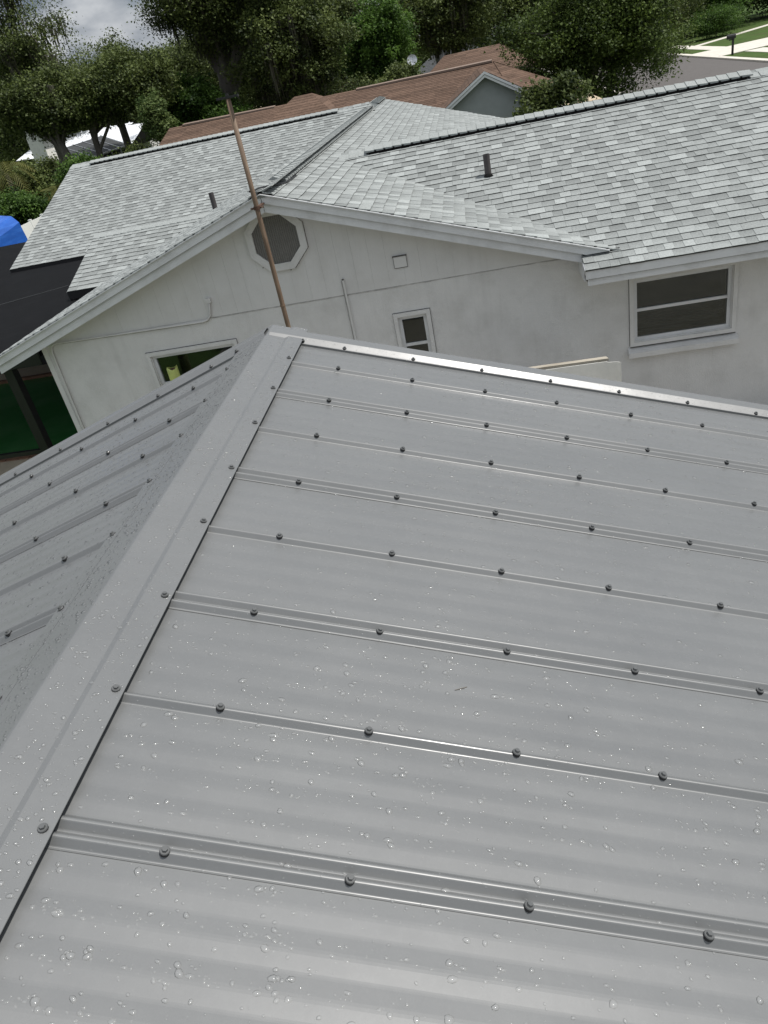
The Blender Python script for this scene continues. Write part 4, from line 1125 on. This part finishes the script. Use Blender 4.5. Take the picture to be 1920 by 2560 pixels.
m_ = MB(); m_.slab([(-27.9, 51.3, 0.42), (-27.15, 51.3, 0.52), (-26.45, 51.3, -0.38), (-26.55, 51.3, -0.44), (-27.2, 51.3, 0.43), (-27.9, 51.3, 0.33)], (0, 2.3, 0)); m_.build('roof', M_SCREEN, sh)

# blue tarp shed, fence, bench
ts = thing('tarp_shed', (-16.4, 25.2, G), 'white shed covered with a bright blue tarp by the fence', 'shed')
MB().box((-18.7, 24.4, G), (-16.3, 26.6, -2.85)).build('wall', M_WHITE, ts)
m_ = MB(); m_.slab([(-19.0, 24.1, -2.50), (-16.15, 24.1, -2.92), (-16.15, 26.9, -2.55), (-19.0, 26.9, -2.10)], (0, 0, 0.06)); m_.build('roof', M_SCREEN, ts)
m_ = MB()
nx_, ny_ = 14, 8
def tp(i, j):
    u, v = i / nx_, j / ny_
    x = -19.3 + 3.65 * u; y = 23.98 + 2.95 * v
    z = -2.38 - 0.125 * (x + 19.0) + 0.13 * (y - 24.0) + 0.03 * math.sin(5 * u * 3 + 4 * v) - (0.05 + 0.05 * abs(math.sin(7 * u))) * max(0, 1 - 3 * v)
    over = max(0, x + 16.0); z -= over * 2.4
    if over > 0: x = -16.0 + over * 0.25
    return (x, y, z + 0.08)
m_.v = [tp(i, j) for i in range(nx_ + 1) for j in range(ny_ + 1)]; m_.t = [1.0] * len(m_.v)
for i in range(nx_):
    for j in range(ny_): m_.f.append((i * (ny_ + 1) + j, (i + 1) * (ny_ + 1) + j, (i + 1) * (ny_ + 1) + j + 1, i * (ny_ + 1) + j + 1)); m_.mi.append(0)
m_.slab([tp(nx_, 0), tp(nx_, ny_), np.add(tp(nx_, ny_), (0.03, 0, -0.42)), np.add(tp(nx_, 0), (0.06, 0, -0.55))], (0.012, 0, 0))
m_.build('tarp', M_BLUE, ts)
fn = thing('vinyl_fence', (-17.2, 33, G), 'white vinyl privacy fence behind the blue tarp shed', 'fence')
for k in range(5):
    a = Vector((-18.1 - 0.13 * k, 29.2 + 1.3 * k, 0)); b = Vector((-18.1 - 0.13 * (k + 1), 29.2 + 1.3 * (k + 1), 0))
    m_ = MB(); m_.slab([(a.x, a.y, G + 0.05), (b.x, b.y, G + 0.05), (b.x, b.y, -3.05), (a.x, a.y, -3.05)], (0.03, 0, 0)); m_.build('panel', M_WHITE, fn)
    MB().box((a.x - 0.06, a.y - 0.06, G), (a.x + 0.06, a.y + 0.06, -2.98)).build('post', M_WHITE, fn)
bn = thing('wooden_bench', (-17.5, 41, G), 'weathered plank bench standing among the shrubs', 'bench')
MB().box((-20.2, 39.5, -4.5), (-17.6, 40.0, -4.42)).build('seat', M_WOOD, bn)
for x in (-20.0, -18.9, -17.8): MB().box((x, 39.55, G), (x + 0.1, 39.95, -4.5)).build('leg', M_WOOD, bn)

# mailbox by the street
mbx = thing('mailbox', (21.2, 70.6, G), 'black mailbox on a post beside the pale driveway', 'mailbox')
MB().box((21.13, 70.55, G), (21.27, 70.69, G + 1.25)).build('post', M_BLACK, mbx)
m_ = MB()
prof = [(-0.11, 0), (0.11, 0), (0.11, 0.14), (0.08, 0.22), (0, 0.26), (-0.08, 0.22), (-0.11, 0.14)]
m_.slab([(20.75, 70.62 + a * 1.2, G + 1.12 + b * 1.2) for a, b in prof], (0.62, 0, 0)); m_.build('box', M_BLACK, mbx)
MB().box((20.9, 70.6, G + 1.02), (21.3, 70.66, G + 1.10)).build('arm', M_BLACK, mbx)

# ------------------------------------------------------------------ trees
def leaf_cloud(rg, centers, n, sig, size, flat=0.75, group_t=None):
    """n leaf quads scattered round the given clump centres -> verts (4n,3), tint (4n)"""
    idx = rg.integers(0, len(centers), n)
    off = rg.normal(0, 1, (n, 3)) * sig * np.array([1, 1, flat])
    P = centers[idx] + off
    nrm = rg.normal(0, 1, (n, 3)) + np.array([0.5, 0, 1.3]); nrm /= np.linalg.norm(nrm, axis=1)[:, None]
    a = np.cross(nrm, rg.normal(0, 1, (n, 3))); a /= np.linalg.norm(a, axis=1)[:, None]
    b = np.cross(nrm, a)
    s = size * rg.uniform(0.55, 1.35, n)
    V = np.empty((n, 3, 3))
    V[:, 0] = P - a * s[:, None] * 0.42; V[:, 1] = P + a * s[:, None] * 0.42; V[:, 2] = P + b * s[:, None] * 0.78
    ct = rg.uniform(0.0, 0.75, len(centers)) if group_t is None else group_t
    t = np.clip(ct[idx] + rg.normal(0.1, 0.17, n), 0, 1)
    return V.reshape(-1, 3), np.repeat(t, 3)

def make_tree(name, label, base, cc, rr, seed, leafm, nleaf, lsize, fork=None, moss=0, limbs=8, twigs=9, r0=0.25, sig=0.34, lean=(0, 0), group=None, cat='tree', moss_len=1.3, fill=0.35):
    rg = np.random.default_rng(seed)
    t = thing(name, (base[0], base[1], G), label, cat, group)
    cc, rr = np.array(cc, float), np.array(rr, float)
    zf = fork if fork is not None else max(G + 1.2, cc[2] - rr[2] * 0.9)
    wood = MB()
    f = np.array([base[0] + lean[0], base[1] + lean[1], zf])
    b = np.array([base[0], base[1], G - 0.1])
    mid = (b + f) / 2 + rg.normal(0, 0.12, 3) * [1, 1, 0]
    wood.tube([tuple(b), tuple(b * .85 + f * .15), tuple(mid), tuple(f)], [r0 * 1.5, r0 * 1.12, r0, r0 * 0.88], 9, caps=False)
    centers, hang = [], []
    for i in range(limbs):
        az = 2 * math.pi * (i + rg.uniform(-.3, .3)) / limbs
        el = rg.uniform(-0.35, 1.2)
        tgt = cc + rr * np.array([math.cos(az) * math.cos(el), math.sin(az) * math.cos(el), math.sin(el)]) * rg.uniform(0.55, 0.88)
        if i == 0: tgt = cc + rr * np.array([0.1, 0, 0.8])
        ctl = f * 0.45 + tgt * 0.55 + np.array([rg.normal(0, .3), rg.normal(0, .3), 0.25 * rr[2]])
        st = f - np.array([0, 0, rg.uniform(0, 0.25) * max(0.3, zf - G)]) if i else f
        pth = [(1 - u) ** 2 * st + 2 * u * (1 - u) * ctl + u * u * tgt + (rg.normal(0, .07, 3) if 0 < u < 1 else 0) for u in (0, .2, .4, .6, .8, 1)]
        rl_ = r0 * rg.uniform(0.35, 0.6)
        wood.tube([tuple(p) for p in pth], [rl_, rl_ * .85, rl_ * .7, rl_ * .52, rl_ * .36, rl_ * .15], 6, caps=False)
        for j in range(twigs):
            u = rg.uniform(0.3, 1.0); k = min(4, int(u * 5)); w = u * 5 - k
            p = pth[k] * (1 - w) + pth[k + 1] * w
            d = rg.normal(0, 1, 3); d[2] = abs(d[2]) * 0.5 + rg.normal(0, .25); d /= np.linalg.norm(d)
            q = p + d * rr * rg.uniform(0.16, 0.40)
            m_ = (p + q) / 2 + rg.normal(0, .08, 3)
            wood.tube([tuple(p), tuple(m_), tuple(q)], [rl_ * .28, rl_ * .18, 0.012], 4, caps=False)
            for v in (0.45, 0.75, 1.0): centers.append(p * (1 - v) + q * v)
            hang.append(q); hang.append(m_); hang.append(p)
    nf = int(len(centers) * fill)
    for _ in range(nf):                                   # clumps on the outer skin of the crown
        d = rg.normal(0, 1, 3); d /= np.linalg.norm(d)
        centers.append(cc + rr * d * rg.uniform(0.55, 1.0))
    centers = np.array(centers)
    wood.build('trunk', M_BARK, t, smooth=True)
    V, T = leaf_cloud(rg, centers, int(nleaf * 2.7), 0.85 * sig * float(np.mean(rr)) / 2.6, lsize * 0.80)
    np_mesh('crown', V, np.arange(len(V)).reshape(-1, 3), leafm, t, T)
    if moss:
        hang = np.array(hang)
        P = hang[rg.integers(0, len(hang), moss)]
        VV, TT = [], []
        for p in P:
            Lb = moss_len * rg.uniform(0.3, 1.25); c = rg.uniform(0.1, 0.9)
            for s_ in range(9):
                x, y = p[0] + rg.normal(0, .13), p[1] + rg.normal(0, .13)
                L_ = Lb * rg.uniform(0.5, 1.0); w = rg.uniform(0.02, 0.055); a = rg.uniform(0, math.pi)
                dx, dy = w * math.cos(a), w * math.sin(a)
                sx, sy = rg.normal(0, .06), rg.normal(0, .06)
                VV += [(x - dx, y - dy, p[2] + .05), (x + dx, y + dy, p[2] + .05), (x + dx * .8 + sx, y + dy * .8 + sy, p[2] - L_ * .55), (x - dx * .8 + sx, y - dy * .8 + sy, p[2] - L_ * .55)]
                VV += [(x - dx * .8 + sx, y - dy * .8 + sy, p[2] - L_ * .55), (x + dx * .8 + sx, y + dy * .8 + sy, p[2] - L_ * .55), (x + dx * .1 + sx * 1.5, y + sy * 1.5, p[2] - L_), (x - dx * .1 + sx * 1.5, y + sy * 1.5, p[2] - L_)]
                TT += [np.clip(c + rg.normal(0, .15), 0, 1)] * 8
        np_mesh('hanging_moss', np.array(VV), np.arange(len(VV)).reshape(-1, 4), M_MOSS, t, TT)['kind'] = 'stuff'
    return t

make_tree('oak_tree', 'sparse live oak at the picture\'s left edge, sky showing through', (-22.6, 45), (-22.8, 45, 4.4), (3.6, 3.2, 4.2), 1, M_LEAF_OAK, 10500, 0.155, fork=1.0, moss=70, limbs=9, twigs=8, r0=0.27, sig=0.30, fill=0.15)
make_tree('oak_tree', 'oak with long bare curved limb against the cloudy sky', (-20.2, 49), (-18.9, 48, 2.0), (3.6, 2.8, 1.9), 2, M_LEAF_OAK, 14000, 0.155, fork=0.2, moss=50, limbs=8, twigs=8, r0=0.24, fill=0.2)
make_tree('oak_tree', 'dark oak with forked trunks in front of the white shed', (-20.2, 42), (-21.0, 42.5, 1.25), (4.0, 2.6, 1.35), 3, M_LEAF_OAK, 24000, 0.17, fork=-0.6, moss=70, limbs=11, r0=0.22, lean=(-0.7, 0), moss_len=0.7, sig=0.42)
make_tree('oak_tree', 'second dark leaning trunk oak nearest the white metal roof', (-19.4, 43), (-17.2, 43, 1.3), (3.2, 2.4, 1.35), 4, M_LEAF_OAK, 22000, 0.17, fork=-0.3, moss=70, limbs=10, r0=0.18, moss_len=0.7, sig=0.42)
make_tree('oak_tree', 'round topped oak between the bare limb and big trunk', (-16.6, 56), (-16.6, 55.5, 0.9), (4.6, 3.4, 2.6), 5, M_LEAF_OAK, 30000, 0.175, moss=40)
make_tree('oak_tree', 'low wide oak mass behind the white metal roof', (-24.5, 66), (-24.0, 66, 0.5), (7.0, 3.6, 2.7), 6, M_LEAF_OAK, 24000, 0.25, moss=40, limbs=10)
make_tree('maple_tree', 'bright green broadleaf tree left of the big oak trunk', (-14.6, 46), (-14.5, 46, -0.9), (2.5, 2.0, 1.9), 7, M_LEAF_GREEN, 20000, 0.19, limbs=9, r0=0.14)
make_tree('young_tree', 'pale yellow-green sapling beside the brown roof edge', (-14.6, 40), (-14.7, 40, -0.7), (0.8, 0.8, 1.5), 8, M_LEAF_LIGHT, 4200, 0.15, limbs=6, twigs=6, r0=0.07, sig=0.42)
make_tree('oak_tree', 'big mossy live oak with thick forked trunk behind brown roof', (-13.1, 48), (-10.6, 48, 4.9), (5.9, 3.6, 3.0), 9, M_LEAF_OAK, 52000, 0.165, fork=0.9, moss=120, limbs=13, twigs=10, r0=0.55, lean=(0.25, 0), moss_len=1.4)
make_tree('oak_tree', 'oak draped with long curtains of grey moss above brown roof', (-8.2, 47), (-8.6, 46, 1.0), (3.4, 2.4, 2.6), 10, M_LEAF_OAK, 26000, 0.19, fork=-1.0, moss=420, limbs=10, twigs=9, r0=0.24, moss_len=2.2)
make_tree('maple_tree', 'fresh green tree just right of the moss curtains', (-4.9, 60), (-4.9, 60, 0.6), (2.7, 2.4, 3.0), 11, M_LEAF_GREEN, 24000, 0.22, limbs=10, r0=0.18)
make_tree('oak_tree', 'dark oak hung with moss above the satellite dish', (0.3, 75), (-0.5, 74, 2.2), (5.4, 3.6, 3.4), 12, M_LEAF_OAK, 26000, 0.25, moss=260, limbs=11, r0=0.3, moss_len=2.6)
make_tree('oak_tree', 'dark mossy oak behind the farthest brown roof', (6.5, 80), (6.8, 80, 1.2), (5.4, 4, 4.2), 13, M_LEAF_OAK, 26000, 0.27, moss=160, limbs=11, r0=0.3, moss_len=2.4)
make_tree('shade_tree', 'leafy tree overhanging the brown roof beside the street', (6.0, 40), (6.0, 39.5, -1.0), (3.9, 2.8, 2.9), 14, M_LEAF_SHADE, 46000, 0.15, limbs=12, twigs=10, r0=0.2, fork=-3.0)
make_tree('shade_tree', 'dense dark tree hiding the near kerb of the street', (9.2, 54), (10.2, 54, -0.9), (4.0, 3.2, 3.0), 15, M_LEAF_OAK, 36000, 0.19, limbs=12, r0=0.24)
make_tree('shade_tree', 'broad dark tree at the far side of the street', (21.5, 104), (19.5, 102, 0.2), (8.4, 5, 5.2), 16, M_LEAF_OAK, 36000, 0.32, limbs=12, r0=0.35, moss=40)
make_tree('shade_tree', 'light green spreading tree over the far lawn', (31.0, 112), (30.5, 111, 0.0), (6.4, 5, 4.6), 17, M_LEAF_GREEN, 30000, 0.32, limbs=12, r0=0.3)
make_tree('shade_tree', 'dark tree at the upper right corner behind the lawn', (43.0, 122), (42.5, 122, 1.0), (7, 5, 5.8), 18, M_LEAF_OAK, 26000, 0.36, limbs=11, r0=0.4, moss=60)
for i_, (x_, y_, cz_, rx_, rz_, lab_) in enumerate([
        (-31.0, 60, 1.6, 5.5, 4.2, 'tall dark oak at the far left behind the shed'),
        (-26.0, 70, 1.2, 5.0, 3.0, 'dark oak rising over the white metal roof'),
        (-19.0, 68, 1.0, 5.2, 3.0, 'dark oak filling the gap behind the round topped oak'),
        (-13.0, 66, 1.2, 5.0, 3.6, 'dark oak behind the big forked trunk'),
        (-7.5, 64, 1.4, 4.2, 3.8, 'dark oak behind the moss curtains'),
        (12.5, 92, 0.8, 5.0, 4.6, 'dark oak standing along the far street')]):
    make_tree('oak_tree', lab_, (x_, y_), (x_, y_, cz_), (rx_, 3.2, rz_), 120 + i_, M_LEAF_OAK, 17000, 0.27, limbs=10, twigs=9, r0=0.3, moss=50, moss_len=1.8, sig=0.42, fill=0.6)
# shrubs
for i, (x, y, cz, rx, rz, lm, lab) in enumerate([
        (-21.6, 37.5, -2.6, 1.9, 1.9, M_LEAF_OAK, 'dark shrub below the forked oak trunks'),
        (-18.4, 38.5, -2.9, 1.9, 1.6, M_LEAF_GREEN, 'green shrub against the corner of the grey roof'),
        (-16.0, 40.0, -3.0, 1.8, 1.6, M_LEAF_OAK, 'dark shrub under the screen cage'),
        (-20.2, 34.5, -3.4, 1.5, 1.4, M_LEAF_GREEN, 'leafy shrub behind the white vinyl fence'),
        (-25.2, 48.0, -2.9, 1.9, 1.5, M_LEAF_OAK, 'dark bush covering the foot of the tall narrow shed'),
        (-2.9, 42.5, -1.6, 1.5, 1.1, M_LEAF_OAK, 'dark bush growing between the brown roofs'),
        (2.9, 28.4, -3.0, 1.5, 1.4, M_LEAF_OAK, 'dark shrub before the grey-green gable wall'),
        (28.0, 99.0, -3.6, 3.4, 1.6, M_LEAF_GREEN, 'rounded bush at the edge of the far lawn'),
        (-12.2, 44.5, -1.9, 1.6, 1.3, M_LEAF_GREEN, 'green bush at the foot of the big oak trunk'),
        (-5.8, 47.5, -2.0, 2.2, 1.4, M_LEAF_OAK, 'dark bush below the moss curtains')]):
    make_tree('shrub', lab, (x, y), (x, y, cz), (rx, rx * .85, rz), 60 + i, lm, 9000, 0.16, fork=G + 0.5, limbs=7, twigs=7, r0=0.06, cat='shrub', sig=0.42, fill=0.5)
# grass clump and palms
def frond_mesh():
    V, F, T = [], [], []
    n_ = 16
    sp = [Vector((1.7 * u * (1 - 0.25 * u), 0, 1.0 * u - 1.75 * u * u)) for u in [k / n_ for k in range(n_ + 1)]]
    for k in range(1, n_ + 1):
        p = sp[k]; d = (sp[k] - sp[k - 1]).normalized()
        L_ = 0.62 * math.sin(math.pi * (0.12 + 0.80 * k / n_))
        for sg in (-1, 1):
            tip = p + d * L_ * 0.55 + Vector((0, sg * L_ * 0.8, -L_ * 0.35))
            o = len(V)
            V += [tuple(p - d * 0.03), tuple(p + d * 0.03), tuple(tip)]
            F.append((o, o + 1, o + 2)); T += [0.2 + 0.6 * k / n_] * 3
        o = len(V)
        V += [tuple(sp[k - 1] + Vector((0, .018, 0))), tuple(sp[k - 1] - Vector((0, .018, 0))), tuple(p)]
        F.append((o, o + 1, o + 2)); T += [0.4] * 3
    m_ = MB(); m_.v = [(a, b, c - H) for a, b, c in V]; m_.f = F; m_.t = T; m_.mi = [0] * len(F)
    return m_.mesh('frond', M_LEAF_PALM)
FROND = frond_mesh()
def palm(lab, x, y, ztop, sc_, seed, nf=15):
    r = random.Random(seed)
    t = thing('palm_tree', (x, y, G), lab, 'palm', 'palms by the fence')
    m_ = MB(); m_.tube([(x, y, G), (x + .05, y, (G + ztop) / 2), (x, y, ztop)], [0.16, 0.12, 0.10], 8); m_.build('trunk', M_BARK, t)
    for k in range(nf):
        a = 2 * math.pi * k / nf + r.uniform(-.2, .2); tl = r.uniform(-0.5, 0.65)
        mtx = Matrix.Translation((0, 0, ztop - G)) @ Matrix.Rotation(a, 4, 'Z') @ Matrix.Rotation(-tl, 4, 'Y') @ Matrix.Scale(sc_ * r.uniform(.85, 1.15), 4)
        instance('frond', FROND, t, mtx)
palm('yellowing palm at the left picture edge below the oaks', -21.0, 36.0, -1.3, 0.95, 1)
palm('low palm standing right of the yellowing one', -19.2, 36.5, -2.6, 0.8, 2)
palm('small palm between the brown roofs', -0.6, 43.0, -1.35, 0.55, 3, 12)
palm('palm in front of the white metal roof', -22.2, 46.0, -1.9, 0.8, 4, 12)
rg = np.random.default_rng(77)
nB = 2600
bxy = rg.normal(0, 1, (nB, 2)) * [0.75, 0.6] + [-20.3, 33.0]
hgt = rg.uniform(0.7, 1.7, nB); an = rg.uniform(0, 2 * np.pi, nB); ln_ = rg.uniform(0.05, 0.5, nB)
V = np.zeros((nB, 4, 3)); w_ = 0.016
V[:, 0] = np.c_[bxy[:, 0] - w_, bxy[:, 1], np.full(nB, G)]; V[:, 1] = np.c_[bxy[:, 0] + w_, bxy[:, 1], np.full(nB, G)]
V[:, 2] = np.c_[bxy[:, 0] + np.cos(an) * ln_ + .004, bxy[:, 1] + np.sin(an) * ln_, G + hgt]; V[:, 3] = np.c_[bxy[:, 0] + np.cos(an) * ln_ - .004, bxy[:, 1] + np.sin(an) * ln_, G + hgt]
og = np_mesh('tall_grass', V.reshape(-1, 3), np.arange(nB * 4).reshape(-1, 4), M_LEAF_GREEN, None, np.repeat(rg.uniform(.3, 1, nB), 4))
tag(og, 'clump of tall bright green grass behind the tarp shed', 'grass', kind='stuff')
# the wood that closes the view
rg = np.random.default_rng(99)
cen = []
for k in range(620):
    x = rg.uniform(-95, 80); y = 118 + rg.uniform(-8, 16) + (abs(x) * 0.05)
    top = 2.6 + 2.2 * math.sin(x * 0.11) + 1.5 * math.sin(x * 0.31 + 1) + (2.5 if x > 5 else 0)
    cen.append((x, y, rg.uniform(G + 0.5, max(-1, top))))
V, T = leaf_cloud(rg, np.array(cen), 170000, 1.35, 0.52)
o_ = np_mesh('treeline', V, np.arange(len(V)).reshape(-1, 3), M_LEAF_OAK, None, T)
tag(o_, 'dark far off wood closing the view behind the houses', 'wood', kind='stuff')
